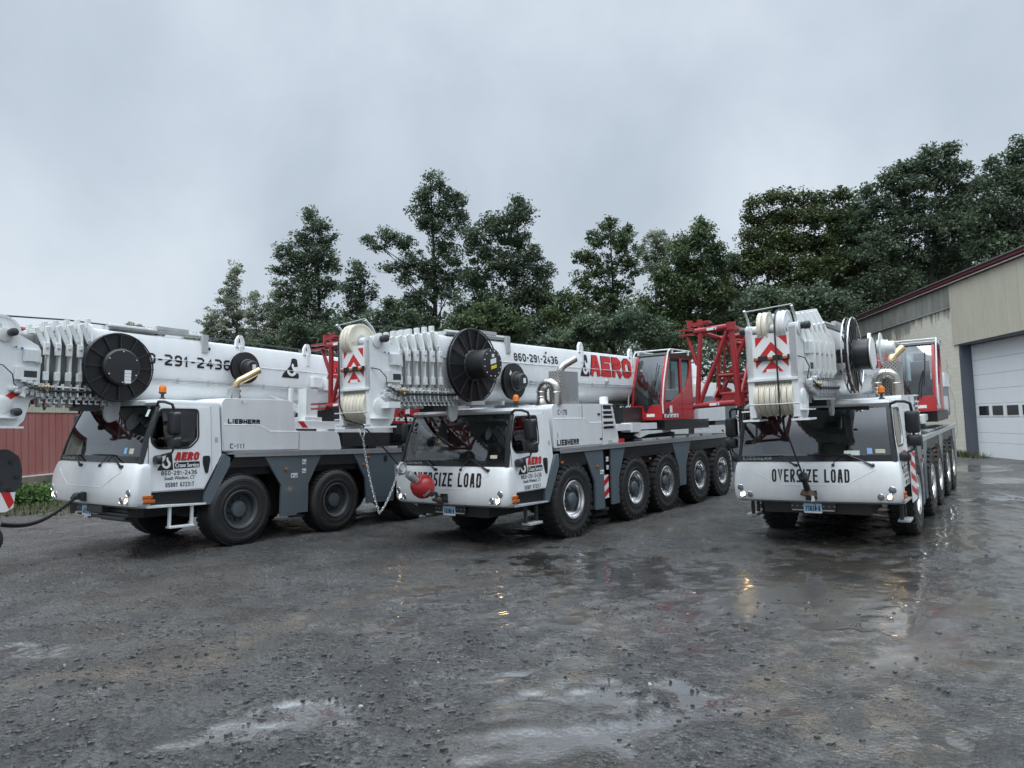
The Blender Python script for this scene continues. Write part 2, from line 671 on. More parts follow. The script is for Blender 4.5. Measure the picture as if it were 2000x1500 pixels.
def make_ground():
    P, Z = [], []
    for i in range(3):
        mt = cmat(i)
        for y in AX[i]:
            for x in (-1.2, 1.2):
                q = mt @ Vector((x, y, 0))
                P.append((q.x, q.y))
                Z.append(q.z)
    for x, y, z in ((0, 0, 0), (-3, 4, .06), (3, 4, -.05), (-8, 6, .2), (9, 6, -.15), (20.8, 32.4, -.16), (25, 55, -.16), (18, 26, -.16),
                    (-17.2, 24.8, .22), (-12, 50, .2), (-13, 18, .28), (10, 60, -.1), (60, 60, -.1), (-60, 60, .2), (-60, -20, .2), (60, -20, -.2), (15, 12, -.2)):
        P.append((x, y))
        Z.append(z)
    P, Z = np.array(P), np.array(Z)

    def U(r):
        return np.where(r > 1e-9, r * r * np.log(r + 1e-12), 0)
    n = len(P)
    K = U(np.linalg.norm(P[:, None] - P[None], axis=2)) + np.eye(n) * .05
    Q = np.c_[np.ones(n), P]
    A = np.block([[K, Q], [Q.T, np.zeros((3, 3))]])
    w = np.linalg.solve(A, np.r_[Z, 0, 0, 0])

    def base(x, y):
        x, y = np.asarray(x, float), np.asarray(y, float)
        xx, yy = np.clip(x, -60, 60), np.clip(y, -20, 60)
        o = w[n] + w[n + 1] * xx + w[n + 2] * yy
        for k in range(n):
            o = o + w[k] * U(np.hypot(xx - P[k, 0], yy - P[k, 1]))
        return np.clip(o, -.6, .6)
    rng = np.random.default_rng(5)

    def noise(x, y, s, seed):
        g = np.random.default_rng(seed).random((256, 256))
        u, v = x / s, y / s
        i, j = np.floor(u).astype(int), np.floor(v).astype(int)
        a, b = u - i, v - j
        a, b = a * a * (3 - 2 * a), b * b * (3 - 2 * b)
        f = lambda p, q: g[p % 256, q % 256]
        return (f(i, j) * (1 - a) + f(i + 1, j) * a) * (1 - b) + (f(i, j + 1) * (1 - a) + f(i + 1, j + 1) * a) * b - .5

    def spaced(lo, hi, d, far, grow=1.22):
        a = list(np.arange(lo, hi, d))
        st = d
        b = [a[-1]]
        while b[-1] < far:
            st *= grow
            b.append(b[-1] + st)
        st, c = d, [a[0]]
        while c[-1] > -far:
            st *= grow
            c.append(c[-1] - st)
        return np.array(c[:0:-1] + a + b[1:])
    xs = spaced(-14, 14, .055, 900)
    ys = np.r_[spaced(2.6, 13, .05, 900, 1.05)]
    ys = ys[ys > -120]
    X, Y = np.meshgrid(xs, ys)
    Z0 = base(X, Y)
    fade = np.clip(1 - (np.hypot(X, Y) - 30) / 30, 0, 1)
    # water lies in shallow places and in a sheet running between the cranes towards the viewer
    pud = np.zeros_like(X)

    def blob(cx, cy, rx, ry, a, st):
        ca, sa = math.cos(a), math.sin(a)
        dx, dy = X - cx, Y - cy
        r = np.hypot((dx * ca + dy * sa) / rx, (-dx * sa + dy * ca) / ry)
        return np.clip(1.35 - r + st * (noise(X, Y, .32, 11) * 1.5 + noise(X, Y, .11, 12)), 0, 1)
    for a in ((-1.75, 5.45, .50, .26, .3, 1.4), (-4.9, 7.25, .45, .22, .1, 1.4), (1.0, 5.75, .75, .26, -.2, 2.2), (.45, 5.1, .5, .15, .1, 2.2),
              (12.2, 18.0, 1.8, .8, .2, .9), (14.8, 22.0, 1.5, .9, .4, .9), (.2, 11.5, .6, .8, .2, 1.2), (-4.2, 6.0, .7, .12, .25, 1.3),
              (16.5, 26.5, 2.0, 1.3, .4, .9), (2.6, 5.0, .6, .2, .2, 1.4)):
        pud = np.maximum(pud, blob(*a))
    pud = np.clip((pud - .40) * 1.5, 0, 1)
    film = np.maximum(blob(4.2, 9.6, 4.6, 3.0, .1, .9), blob(1.4, 10.2, 1.8, 2.6, .3, 1.0))
    film = np.maximum(film, .75 * blob(8.5, 13.5, 3.5, 6, -.5, .8))
    film = np.clip(film, 0, 1)
    # pale brown silt along the rills
    mud = np.zeros_like(X)

    def hit(px, py):
        v = fwd * FPX + rt * (px - 1000) - up * (py - 750)
        t = -(H + .05) / v.z
        return v.x * t, v.y * t
    for pts, wd in ((((1155, 1065), (1120, 1130), (1085, 1180), (1165, 1225), (1215, 1270)), .14), (((1215, 1270), (1130, 1320), (1010, 1390)), .22),
                    (((1800, 1075), (1650, 1150), (1600, 1220), (1545, 1300), (1500, 1390)), .30), (((1600, 1220), (1720, 1330), (1760, 1410)), .25),
                    (((1690, 1385), (1750, 1410)), .2), (((1480, 1320), (1620, 1450), (1900, 1470)), .22), (((60, 1370), (200, 1350), (370, 1340)), .25),
                    (((300, 1350), (470, 1290), (650, 1200), (850, 1150)), .35)):
        for (a, b), (c, e) in zip(pts[:-1], pts[1:]):
            p, q = np.array(hit(a, b)), np.array(hit(c, e))
            dd = q - p
            t = np.clip(((X - p[0]) * dd[0] + (Y - p[1]) * dd[1]) / (dd @ dd), 0, 1)
            r = np.hypot(X - p[0] - t * dd[0], Y - p[1] - t * dd[1]) / wd
            mud = np.maximum(mud, np.clip(1.15 - r + noise(X, Y, .25, 21) * 1.1 + noise(X, Y, .08, 22) * .7, 0, 1))
    # rough gravel relief, calmer where the water has smoothed it; wheel ruts sweep to the right
    rel = .055 * noise(X, Y, 1.9, 1) + .035 * noise(X, Y, .62, 2) + .020 * noise(X * .8 + Y * .3, Y, .24, 3) + .016 * noise(X, Y, .11, 4)
    rad_, ang_ = np.hypot(X + 2.5, Y - 14.5), np.arctan2(Y - 14.5, X + 2.5) * 8
    trk = noise(rad_, ang_ * .16, .34, 41) + .6 * noise(rad_, ang_ * .10, .12, 42)
    rad2, ang2 = np.hypot(X - 16, Y + 4), np.arctan2(Y + 4, X - 16) * 14
    trk2 = noise(rad2, ang2 * .12, .30, 43) + .6 * noise(rad2, ang2 * .08, .11, 44)
    rut = .030 * trk + .016 * trk2
    sheen = np.clip((-trk * 1.0 - trk2 * .5 + .9 * noise(X, Y, 1.7, 45) - .05) * 2.6, 0, 1)
    zone = np.maximum(blob(1.6, 5.6, 2.6, 1.5, -.1, .5), np.maximum(blob(-4.6, 6.6, 2.0, 1.6, .3, .5), blob(3.0, 7.6, 2.8, 2.2, .2, .5)))
    shn = np.clip(sheen * np.clip(zone * 1.5, .15, 1), 0, 1)
    film = np.maximum(film, .35 * shn)
    rough = 1 - .90 * film
    Zf = Z0 + (rel * rough + rut * (1 - .7 * film)) * fade
    Zf = Zf * (1 - pud) + (Z0 - .012) * pud
    ny, nx = X.shape
    vs = np.stack([X, Y, Zf], -1).reshape(-1, 3)
    idx = np.arange(ny * nx).reshape(ny, nx)
    fc = np.stack([idx[:-1, :-1], idx[:-1, 1:], idx[1:, 1:], idx[1:, :-1]], -1).reshape(-1, 4)
    me = bpy.data.meshes.new('ground')
    me.vertices.add(len(vs))
    me.vertices.foreach_set('co', vs.ravel())
    me.loops.add(fc.size)
    me.loops.foreach_set('vertex_index', fc.ravel())
    me.polygons.add(len(fc))
    me.polygons.foreach_set('loop_start', np.arange(len(fc)) * 4)
    me.polygons.foreach_set('loop_total', np.full(len(fc), 4))
    me.polygons.foreach_set('use_smooth', np.ones(len(fc), bool))
    for nm, ar in (('puddle', pud), ('film', film), ('mud', mud), ('sheen', shn)):
        a = me.attributes.new(nm, 'FLOAT', 'POINT')
        a.data.foreach_set('value', ar.ravel().astype(np.float32))
    me.update()
    o = bpy.data.objects.new('ground', me)
    COL.objects.link(o)
    o['kind'] = 'structure'
    o['label'] = 'wet dark gravel yard with puddles and silt streaks'

    # material: crushed dark stone in a silty bed, wet
    mt, t, b = new_mat('wet_gravel')
    L = t.links.new
    tc = N(t, 'ShaderNodeTexCoord')

    def nz(sc, det=6, ro=.6):
        q = N(t, 'ShaderNodeTexNoise')
        q.inputs['Scale'].default_value = sc
        q.inputs['Detail'].default_value = det
        q.inputs['Roughness'].default_value = ro
        L(tc.outputs['Object'], q.inputs['Vector'])
        return q

    def vor(sc, feat='F1'):
        q = N(t, 'ShaderNodeTexVoronoi', feature=feat)
        q.inputs['Scale'].default_value = sc
        L(tc.outputs['Object'], q.inputs['Vector'])
        return q

    def attr(a):
        q = N(t, 'ShaderNodeAttribute', attribute_name=a)
        return q.outputs['Fac']

    def mix(f, a, c, ty='RGBA'):
        q = N(t, 'ShaderNodeMix', data_type=ty)
        s = {'RGBA': (0, 6, 7), 'FLOAT': (0, 2, 3)}[ty]
        for k, v in zip(s, (f, a, c)):
            if isinstance(v, (tuple, float, int)):
                q.inputs[k].default_value = v
            else:
                L(v, q.inputs[k])
        return q.outputs[2 if ty == 'RGBA' else 0]

    def math_(op, a, c=None, cl=False):
        q = N(t, 'ShaderNodeMath', operation=op, use_clamp=cl)
        for k, v in enumerate((a, c)):
            if v is None:
                continue
            if isinstance(v, (float, int)):
                q.inputs[k].default_value = v
            else:
                L(v, q.inputs[k])
        return q.outputs[0]

    def ramp(v, p0, p1):
        q = N(t, 'ShaderNodeMapRange', interpolation_type='SMOOTHSTEP')
        q.inputs[1].default_value = p0
        q.inputs[2].default_value = p1
        L(v, q.inputs[0])
        return q.outputs[0]
    v1, v2 = vor(26), vor(70)
    big, mid, fine = nz(.35, 5), nz(3.2, 8, .65), nz(24, 6, .7)
    sc_ = N(t, 'ShaderNodeSeparateColor')
    L(v1.outputs['Color'], sc_.inputs[0])
    stone = mix(sc_.outputs[0], (.026, .027, .027, 1), (.118, .118, .114, 1))
    col = mix(ramp(mid.outputs['Fac'], .42, .62), stone, (.058, .058, .057, 1))
    col = mix(ramp(fine.outputs['Fac'], .55, .75), col, (.15, .147, .138, 1))
    dk_ = N(t, 'ShaderNodeVectorMath', operation='SCALE')
    L(col, dk_.inputs[0])
    L(mix(ramp(nz(1.1, 7, .62).outputs['Fac'], .36, .64), .62, 1.28, 'FLOAT'), dk_.inputs['Scale'])
    col = dk_.outputs[0]
    brown = mix(ramp(fine.outputs['Fac'], .3, .7), (.052, .041, .030, 1), (.105, .084, .060, 1))
    col = mix(math_('MULTIPLY', ramp(big.outputs['Fac'], .47, .62), .42), col, brown)
    silt = mix(ramp(mid.outputs['Fac'], .35, .6), (.17, .142, .108, 1), (.085, .070, .054, 1))
    col = mix(math_('MULTIPLY', attr('mud'), math_('MULTIPLY', ramp(mid.outputs['Fac'], .70, .38), .85)), col, silt)
    col = mix(math_('MULTIPLY', attr('film'), .6), col, mix(ramp(big.outputs['Fac'], .45, .60), (.030, .029, .027, 1), (.060, .050, .037, 1)))
    col = mix(math_('MULTIPLY', attr('puddle'), .7), col, (.040, .037, .032, 1))
    L(col, b.inputs['Base Color'])
    ro = mix(ramp(mid.outputs['Fac'], .36, .62), .20, .46, 'FLOAT')
    ro = mix(math_('MULTIPLY', attr('film'), ramp(nz(1.6, 6).outputs['Fac'], .34, .50)), ro, .09, 'FLOAT')
    ro = mix(attr('puddle'), ro, .05, 'FLOAT')
    L(ro, b.inputs['Roughness'])
    L(mix(math_('MAXIMUM', attr('puddle'), math_('MULTIPLY', attr('film'), .7)), .6, 1.0, 'FLOAT'), b.inputs['Specular IOR Level'])
    L(math_('MAXIMUM', math_('MAXIMUM', attr('puddle'), math_('MULTIPLY', attr('film'), .6)), attr('sheen')), b.inputs['Coat Weight'])
    L(mix(math_('MULTIPLY', attr('sheen'), math_('SUBTRACT', 1.0, attr('puddle'))), .03, .24, 'FLOAT'), b.inputs['Coat Roughness'])
    b.inputs['Coat IOR'].default_value = 1.75
    ht = math_('ADD', math_('MULTIPLY', v1.outputs['Distance'], -.046), math_('MULTIPLY', fine.outputs['Fac'], .036))
    ht = math_('ADD', ht, math_('MULTIPLY', v2.outputs['Distance'], -.012))
    ht = math_('ADD', ht, math_('MULTIPLY', mid.outputs['Fac'], .045))
    keep = math_('MULTIPLY', math_('SUBTRACT', 1.0, math_('MULTIPLY', attr('puddle'), .90)), math_('SUBTRACT', 1.0, math_('MULTIPLY', ramp(attr('film'), .1, .8), .90)))
    bp = N(t, 'ShaderNodeBump')
    bp.inputs['Distance'].default_value = 1.0
    L(keep, bp.inputs['Strength'])
    L(ht, bp.inputs['Height'])
    L(bp.outputs[0], b.inputs['Normal'])
    me.materials.append(mt)

    def gz(x, y):
        return float(base(x, y))

    # loose stones lying on the yard
    st = MB('stone_dark', 'stone_pale')
    M['stone_dark'] = paint('loose_stone', (.046, .048, .050), .4, dirt=.6, streak=False, scale=9, dirtcol=(.085, .085, .085))
    M['stone_pale'] = paint('pale_pebble', (.42, .40, .36), .5, dirt=.4, streak=False, scale=9)
    rg = random.Random(3)
    st.mats = ('stone_dark', 'stone_pale')
    cnt = 0
    while cnt < 10000:
        d = 3.6 + 11 * rg.random() ** 1.6
        a = rg.uniform(-.78, .78)
        x, y = math.sin(a) * d * 1.1, math.cos(a) * d
        right = max(0, min(1, (x / d + .05) * 2.2))
        if rg.random() < right * .78:
            continue
        if noise(np.array(x), np.array(y), .9, 31) + .15 * rg.random() < -.02:
            continue
        if d > 9 and rg.random() < .5:
            continue
        s = .006 + .026 * rg.random() ** 3.6
        if rg.random() < .015:
            s *= 1.5
        i, j = int(np.searchsorted(ys, y)), int(np.searchsorted(xs, x))
        if pud[i, j] > .6 and rg.random() < .8:
            continue
        z = float(Zf[i, j])
        pale = rg.random() < .018
        st.m(1 if pale else 0)
        if pale:
            s *= .6
        q = []
        h = [rg.uniform(.55, 1.1) for _ in range(11)]
        sx, sy, sz, ro_ = rg.uniform(.8, 1.7), rg.uniform(.7, 1.1), rg.uniform(.4, .8), rg.uniform(0, 6.3)
        for k in range(5):
            an = ro_ + k * 1.256
            q.append((x + s * sx * h[k] * math.cos(an), y + s * sy * h[k] * math.sin(an), z - s * .4))
        for k in range(5):
            an = ro_ + k * 1.256 + .4
            q.append((x + .75 * s * sx * h[k + 5] * math.cos(an), y + .75 * s * sy * h[k + 5] * math.sin(an), z + s * sz * h[10 - k]))
        b0 = st.add(q)
        for k in range(5):
            k2 = (k + 1) % 5
            st.face(b0 + k, b0 + k2, b0 + 5 + k2, b0 + 5 + k)
        st.face(*[b0 + 5 + k for k in range(5)])
        cnt += 1
    g = st.build('gravel', smooth=False)
    tag(g, 'loose dark crushed stones scattered over the wet yard', 'gravel', kind='stuff')
    return gz


GZ = make_ground()


# ------------------------------------------------------------------ buildings
def block_wall_mat():
    m, t, b = new_mat('painted_block')
    L = t.links.new
    tc = N(t, 'ShaderNodeTexCoord')
    mp = N(t, 'ShaderNodeMapping')
    mp.inputs['Rotation'].default_value = (R(90), 0, 0)
    L(tc.outputs['Object'], mp.inputs[0])
    br = N(t, 'ShaderNodeTexBrick')
    br.inputs['Scale'].default_value = 1
    br.inputs['Brick Width'].default_value = .41
    br.inputs['Row Height'].default_value = .205
    br.inputs['Mortar Size'].default_value = .008
    br.inputs['Color1'].default_value = (.74, .70, .58, 1)
    br.inputs['Color2'].default_value = (.69, .65, .54, 1)
    br.inputs['Mortar'].default_value = (.60, .56, .46, 1)
    L(mp.outputs[0], br.inputs['Vector'])
    n = N(t, 'ShaderNodeTexNoise')
    n.inputs['Scale'].default_value = .9
    n.inputs['Detail'].default_value = 9
    n.inputs['Roughness'].default_value = .68
    ms = N(t, 'ShaderNodeMapping')
    ms.inputs['Scale'].default_value = (1.6, 1, .45)
    L(tc.outputs['Object'], ms.inputs[0])
    L(ms.outputs[0], n.inputs['Vector'])
    # damp streaks below the fascia, further along the wall
    sp = N(t, 'ShaderNodeSeparateXYZ')
    L(tc.outputs['Object'], sp.inputs[0])
    g = N(t, 'ShaderNodeMapRange')
    for k, v in zip((1, 2, 3, 4), (5.0, 6.9, -.22, .10)):
        g.inputs[k].default_value = v
    L(sp.outputs['Z'], g.inputs[0])
    g2 = N(t, 'ShaderNodeMapRange')
    for k, v in zip((1, 2, 3, 4), (2.5, 7.5, -.12, .05)):
        g2.inputs[k].default_value = v
    L(sp.outputs['X'], g2.inputs[0])
    ad = N(t, 'ShaderNodeMath', operation='ADD')
    L(g.outputs[0], ad.inputs[0])
    L(g2.outputs[0], ad.inputs[1])
    ad2 = N(t, 'ShaderNodeMath', operation='ADD')
    L(ad.outputs[0], ad2.inputs[0])
    L(n.outputs['Fac'], ad2.inputs[1])
    rp = N(t, 'ShaderNodeMapRange', interpolation_type='SMOOTHSTEP')
    for k, v in zip((1, 2, 3, 4), (.47, .60, 0, .85)):
        rp.inputs[k].default_value = v
    L(ad2.outputs[0], rp.inputs[0])
    mx = N(t, 'ShaderNodeMix', data_type='RGBA')
    L(rp.outputs[0], mx.inputs['Factor'])
    L(br.outputs['Color'], mx.inputs['A'])
    mx.inputs['B'].default_value = (.20, .19, .17, 1)
    L(mx.outputs['Result'], b.inputs['Base Color'])
    b.inputs['Roughness'].default_value = .75
    bp = N(t, 'ShaderNodeBump')
    bp.inputs['Strength'].default_value = .5
    bp.inputs['Distance'].default_value = .01
    bp.invert = True
    L(br.outputs['Fac'], bp.inputs['Height'])
    L(bp.outputs[0], b.inputs['Normal'])
    return m


def ribbed(name, col, pitch, dirt=.35, dirtcol=None, axis=0, depth=.02, horizontal=False):
    """sheet metal with standing ribs; worn and streaked"""
    m = paint(name, col, .5, dirt=dirt, scale=1.6, dirtcol=dirtcol)
    t = m.node_tree
    L = t.links.new
    b = t.nodes['Principled BSDF']
    tc = N(t, 'ShaderNodeTexCoord')
    sp = N(t, 'ShaderNodeSeparateXYZ')
    L(tc.outputs['Object'], sp.inputs[0])
    a = N(t, 'ShaderNodeMath', operation='PINGPONG')
    a.inputs[1].default_value = pitch / 2
    L(sp.outputs['Z' if horizontal else 'X'], a.inputs[0])
    r = N(t, 'ShaderNodeMapRange', interpolation_type='SMOOTHSTEP')
    for k, v in zip((1, 2, 3, 4), (0, pitch * .09, 1, 0)):
        r.inputs[k].default_value = v
    L(a.outputs[0], r.inputs[0])
    bp = N(t, 'ShaderNodeBump')
    bp.inputs['Strength'].default_value = 1
    bp.inputs['Distance'].default_value = depth
    L(r.outputs[0], bp.inputs['Height'])
    L(bp.outputs[0], b.inputs['Normal'])
    return m


WD = R(7.8)


def make_workshop():
    M['block'] = block_wall_mat()
    M['clad'] = ribbed('beige_cladding', (.60, .56, .44), .92, .25, (.28, .25, .19), depth=.012)
    M['fascia'] = ribbed('weathered_fascia', (.36, .36, .32), 1.25, .85, (.13, .13, .11), depth=.012)
    M['maroon'] = paint('maroon_trim', (.17, .030, .038), .4, dirt=.4)
    M['roofm'] = paint('roof_metal', (.15, .14, .14), .5, dirt=.4)
    M['jamb'] = paint('door_jamb_paint', (.10, .115, .145), .45, dirt=.3)
    M['doorw'] = ribbed('white_door_panels', (.88, .89, .89), .11, .08, (.5, .5, .5), depth=.004, horizontal=True)
    M['pane'] = paint('window_pane', (.015, .016, .018), .08, dirt=.2)
    X = Vector((math.sin(WD), math.cos(WD), 0))
    Y = Vector((-math.cos(WD), math.sin(WD), 0))      # out of the wall, towards the yard
    mt = Matrix((X, Y, Vector((0, 0, 1)))).transposed().to_4x4()
    mt.translation = Vector((20.83, 32.38, -.16))
    r = empty('workshop_building', mat=mt)
    tag(r, 'long cream block workshop with beige cladding, maroon roof trim and white roll-up door', 'building')
    MB('block').b2(.60, 34, -.42, 0, -.4, 8.0).build('wall', r)
    MB('block').b2(-14, -5.6, -.42, 0, -.4, 5.1).build('wall', r)
    MB('block').b2(33.6, 34, -22, -.42, -.4, 8.0).build('wall', r)
    c = MB('clad')
    c.b2(-14, 1.15, -.40, .07, 5.18, 8.02)
    c.build('cladding', r)
    MB('fascia').b2(1.16, 34.05, 0, .06, 7.02, 8.02).build('fascia', r)
    MB('galv').b2(1.16, 34.05, .0, .075, 6.98, 7.02).build('fascia_edge', r)
    tr = MB('maroon', 'galv')
    tr.b2(-14, 34.1, .0, .16, 8.03, 8.15)
    tr.b2(-14, 34.1, .0, .24, 8.165, 8.30)
    tr.m(1).b2(-14, 34.1, .16, .235, 8.05, 8.09)
    tr.build('roof_trim', r)
    rf = MB('roofm')
    rf.prism([(.30, 8.31), (.30, 8.37), (-11, 9.7), (-22, 8.37), (-22, 8.31), (-11, 9.64)], lambda u, v, w: (w, u, v), -14, 34.2)
    rf.build('roof', r)
    j = MB('jamb')
    j.b2(.57, .60, -.55, .035, -.3, 5.10)
    j.b2(-5.62, -5.59, -.55, .035, -.3, 5.10)
    j.b2(-5.6, .57, -.55, .035, 5.10, 5.18)
    j.b2(.60, .70, .0, .03, -.3, 5.18)
    j.build('door_frame', r)
    d = MB('doorw', 'jamb')
    zs = [-.05, .62, 1.06, 1.75, 2.36, 3.02, 3.68, 4.36, 5.09]
    for a, b in zip(zs[:-1], zs[1:]):
        d.b2(-5.58, .56, -.50, -.44, a + .006, b - .006)
    d.m(1).b2(-5.58, .56, -.52, -.47, -.05, 5.1)
    dd = d.build('roll_up_door', r, bevel=.006)
    for k in range(5):
        x1 = .28 - 1.16 * k - .02
        w_ = MB('pane', 'whitef')
        w_.b2(x1 - .88, x1, -.455, -.435, 1.84, 2.26)
        w_.m(1)
        for a in ((x1 - .92, x1 + .04, 2.26, 2.30), (x1 - .92, x1 + .04, 1.80, 1.84)):
            w_.b2(a[0], a[1], -.45, -.425, a[2], a[3])
        for a in (x1 - .92, x1):
            w_.b2(a, a + .04, -.45, -.425, 1.84, 2.26)
        w_.build('door_window', dd)
    # step crack running down the blocks beside the door
    ck = MB('dark')
    x, z = 2.1, 4.6
    rg = random.Random(4)
    while z > .8:
        ck.b2(x - .006, x + .006, .0, .004, z - .2, z)
        z -= .2
        nx = x + rg.choice((-.2, .2, -.4)) * .6
        nx = min(max(nx, 1.5), 2.4)
        ck.b2(min(x, nx), max(x, nx), .0, .0045, z - .005, z + .005)
        x = nx
    ck.build('wall_crack', r)
    return r


make_workshop()


def make_warehouse():
    M['redsid'] = ribbed('faded_red_siding', (.36, .112, .098), .31, .7, (.44, .22, .20), depth=.03)
    M['creamsid'] = ribbed('cream_siding', (.56, .53, .42), .155, .35, (.30, .28, .21), depth=.015)
    M['conc'] = paint('stained_concrete', (.25, .22, .17), .8, dirt=.7, dirtcol=(.075, .07, .05), scale=1.4, bump=.3)
    X = Vector((math.sin(WD), math.cos(WD), 0))
    Y = Vector((-math.cos(WD), math.sin(WD), 0))      # into the building
    mt = Matrix((X, Y, Vector((0, 0, 1)))).transposed().to_4x4()
    mt.translation = Vector((-17.15, 24.77, 0))
    r = empty('warehouse', mat=mt)
    tag(r, 'low warehouse with faded red siding under a cream band on a concrete base', 'building')
    MB('conc').b2(-9, 28, -.06, .3, -.3, 1.05).build('concrete_base', r)
    MB('redsid').b2(-9, 28, 0, .25, 1.09, 3.31).build('red_siding', r)
    MB('creamsid').b2(-9, 28, -.01, .25, 3.35, 4.95).build('cream_siding', r)
    MB('whitef').b2(-9, 28, -.05, .25, 1.05, 1.09).build('base_flashing', r)
    MB('creamsid').b2(-9, 28, -.03, .25, 3.31, 3.35).build('band_flashing', r)
    e = MB('maroon')
    e.b2(-9.2, 28.2, -.25, .1, 4.95, 5.12)
    e.build('roof_trim', r)
    MB('roofm').prism([(-.3, 5.12), (-.3, 5.18), (7, 6.0), (14, 5.18), (14, 5.12), (7, 5.94)], lambda u, v, w: (w, u, v), -9.2, 28.2).build('roof', r)
    for a in (27.8, -9):
        MB('creamsid').b2(a, a + .2, .25, 14, -.3, 4.95).build('end_wall', r)


make_warehouse()


# ------------------------------------------------------------------ vegetation
def leaf_mat(name, cols, rough=.6, tr=.26):
    m, t, b = new_mat(name)
    L = t.links.new
    g = N(t, 'ShaderNodeNewGeometry')
    r = N(t, 'ShaderNodeValToRGB')
    r.color_ramp.elements[0].color = (*cols[0], 1)
    r.color_ramp.elements[1].color = (*cols[-1], 1)
    for k, c in enumerate(cols[1:-1]):
        e = r.color_ramp.elements.new((k + 1) / (len(cols) - 1))
        e.color = (*c, 1)
    tc = N(t, 'ShaderNodeTexCoord')
    n = N(t, 'ShaderNodeTexNoise')
    n.inputs['Scale'].default_value = .55
    n.inputs['Detail'].default_value = 3
    L(tc.outputs['Object'], n.inputs['Vector'])
    ml = N(t, 'ShaderNodeMath', operation='MULTIPLY_ADD')
    ml.inputs[1].default_value = .45
    L(g.outputs['Random Per Island'], ml.inputs[0])
    q = N(t, 'ShaderNodeMath', operation='MULTIPLY_ADD')
    q.inputs[1].default_value = 1.5
    q.inputs[2].default_value = -.5
    L(n.outputs['Fac'], q.inputs[0])
    L(q.outputs[0], ml.inputs[2])
    L(ml.outputs[0], r.inputs[0])
    L(r.outputs[0], b.inputs['Base Color'])
    b.inputs['Roughness'].default_value = rough
    b.inputs['Specular IOR Level'].default_value = .3
    td = N(t, 'ShaderNodeBsdfTranslucent')
    L(r.outputs[0], td.inputs[0])
    mx = N(t, 'ShaderNodeMixShader')
    mx.inputs[0].default_value = tr
    L(b.outputs[0], mx.inputs[1])
    L(td.outputs[0], mx.inputs[2])
    L(mx.outputs[0], t.nodes['Material Output'].inputs['Surface'])
    return m


M['leaf_dark'] = leaf_mat('dark_foliage', [(0.067, 0.098, 0.067), (0.105, 0.144, 0.089), (0.155, 0.198, 0.115)])
M['leaf_mid'] = leaf_mat('mid_foliage', [(0.063, 0.095, 0.055), (0.098, 0.14, 0.067), (0.163, 0.2, 0.083)])
M['leaf_olive'] = leaf_mat('olive_foliage', [(0.051, 0.075, 0.038), (0.084, 0.112, 0.045), (0.135, 0.158, 0.059)])
M['leaf_pale'] = leaf_mat('pale_foliage', [(0.161, 0.193, 0.152), (0.248, 0.281, 0.197), (0.32, 0.32, 0.254)], tr=.42)
M['bark'] = paint('bark', (.040, .036, .032), .85, dirt=.5, scale=6, dirtcol=(.02, .018, .016))
M['weedleaf'] = leaf_mat('weed_foliage', [(.050, .095, .026), (.085, .155, .038), (.13, .205, .055)])
M['grassleaf'] = leaf_mat('grass_blades', [(.050, .070, .026), (.085, .098, .040), (.125, .12, .060)])


def quads_mesh(name, C, S_, rng, mat, flat=.5, stretch=1.6):
    """one small leaf-shaped quad per centre"""
    n = len(C)
    nrm = rng.normal(size=(n, 3))
    nrm[:, 2] = np.abs(nrm[:, 2]) + flat
    nrm /= np.linalg.norm(nrm, axis=1)[:, None]
    t = rng.normal(size=(n, 3))
    t -= nrm * (t * nrm).sum(1)[:, None]
    t /= np.linalg.norm(t, axis=1)[:, None]
    q = np.cross(nrm, t)
    s = S_[:, None] * .5
    a = t * s * stretch
    b = q * s * .8
    sag = nrm * s * .35
    V = np.stack([C - a - sag, C - b * 1.0 + sag * .4, C + a - sag, C + b + sag * .4], 1).reshape(-1, 3)
    me = bpy.data.meshes.new(name)
    me.vertices.add(len(V))
    me.vertices.foreach_set('co', V.ravel())
    me.loops.add(4 * n)
    me.loops.foreach_set('vertex_index', np.arange(4 * n))
    me.polygons.add(n)
    me.polygons.foreach_set('loop_start', np.arange(n) * 4)
    me.polygons.foreach_set('loop_total', np.full(n, 4))
    me.materials.append(M[mat])
    me.update()
    return me


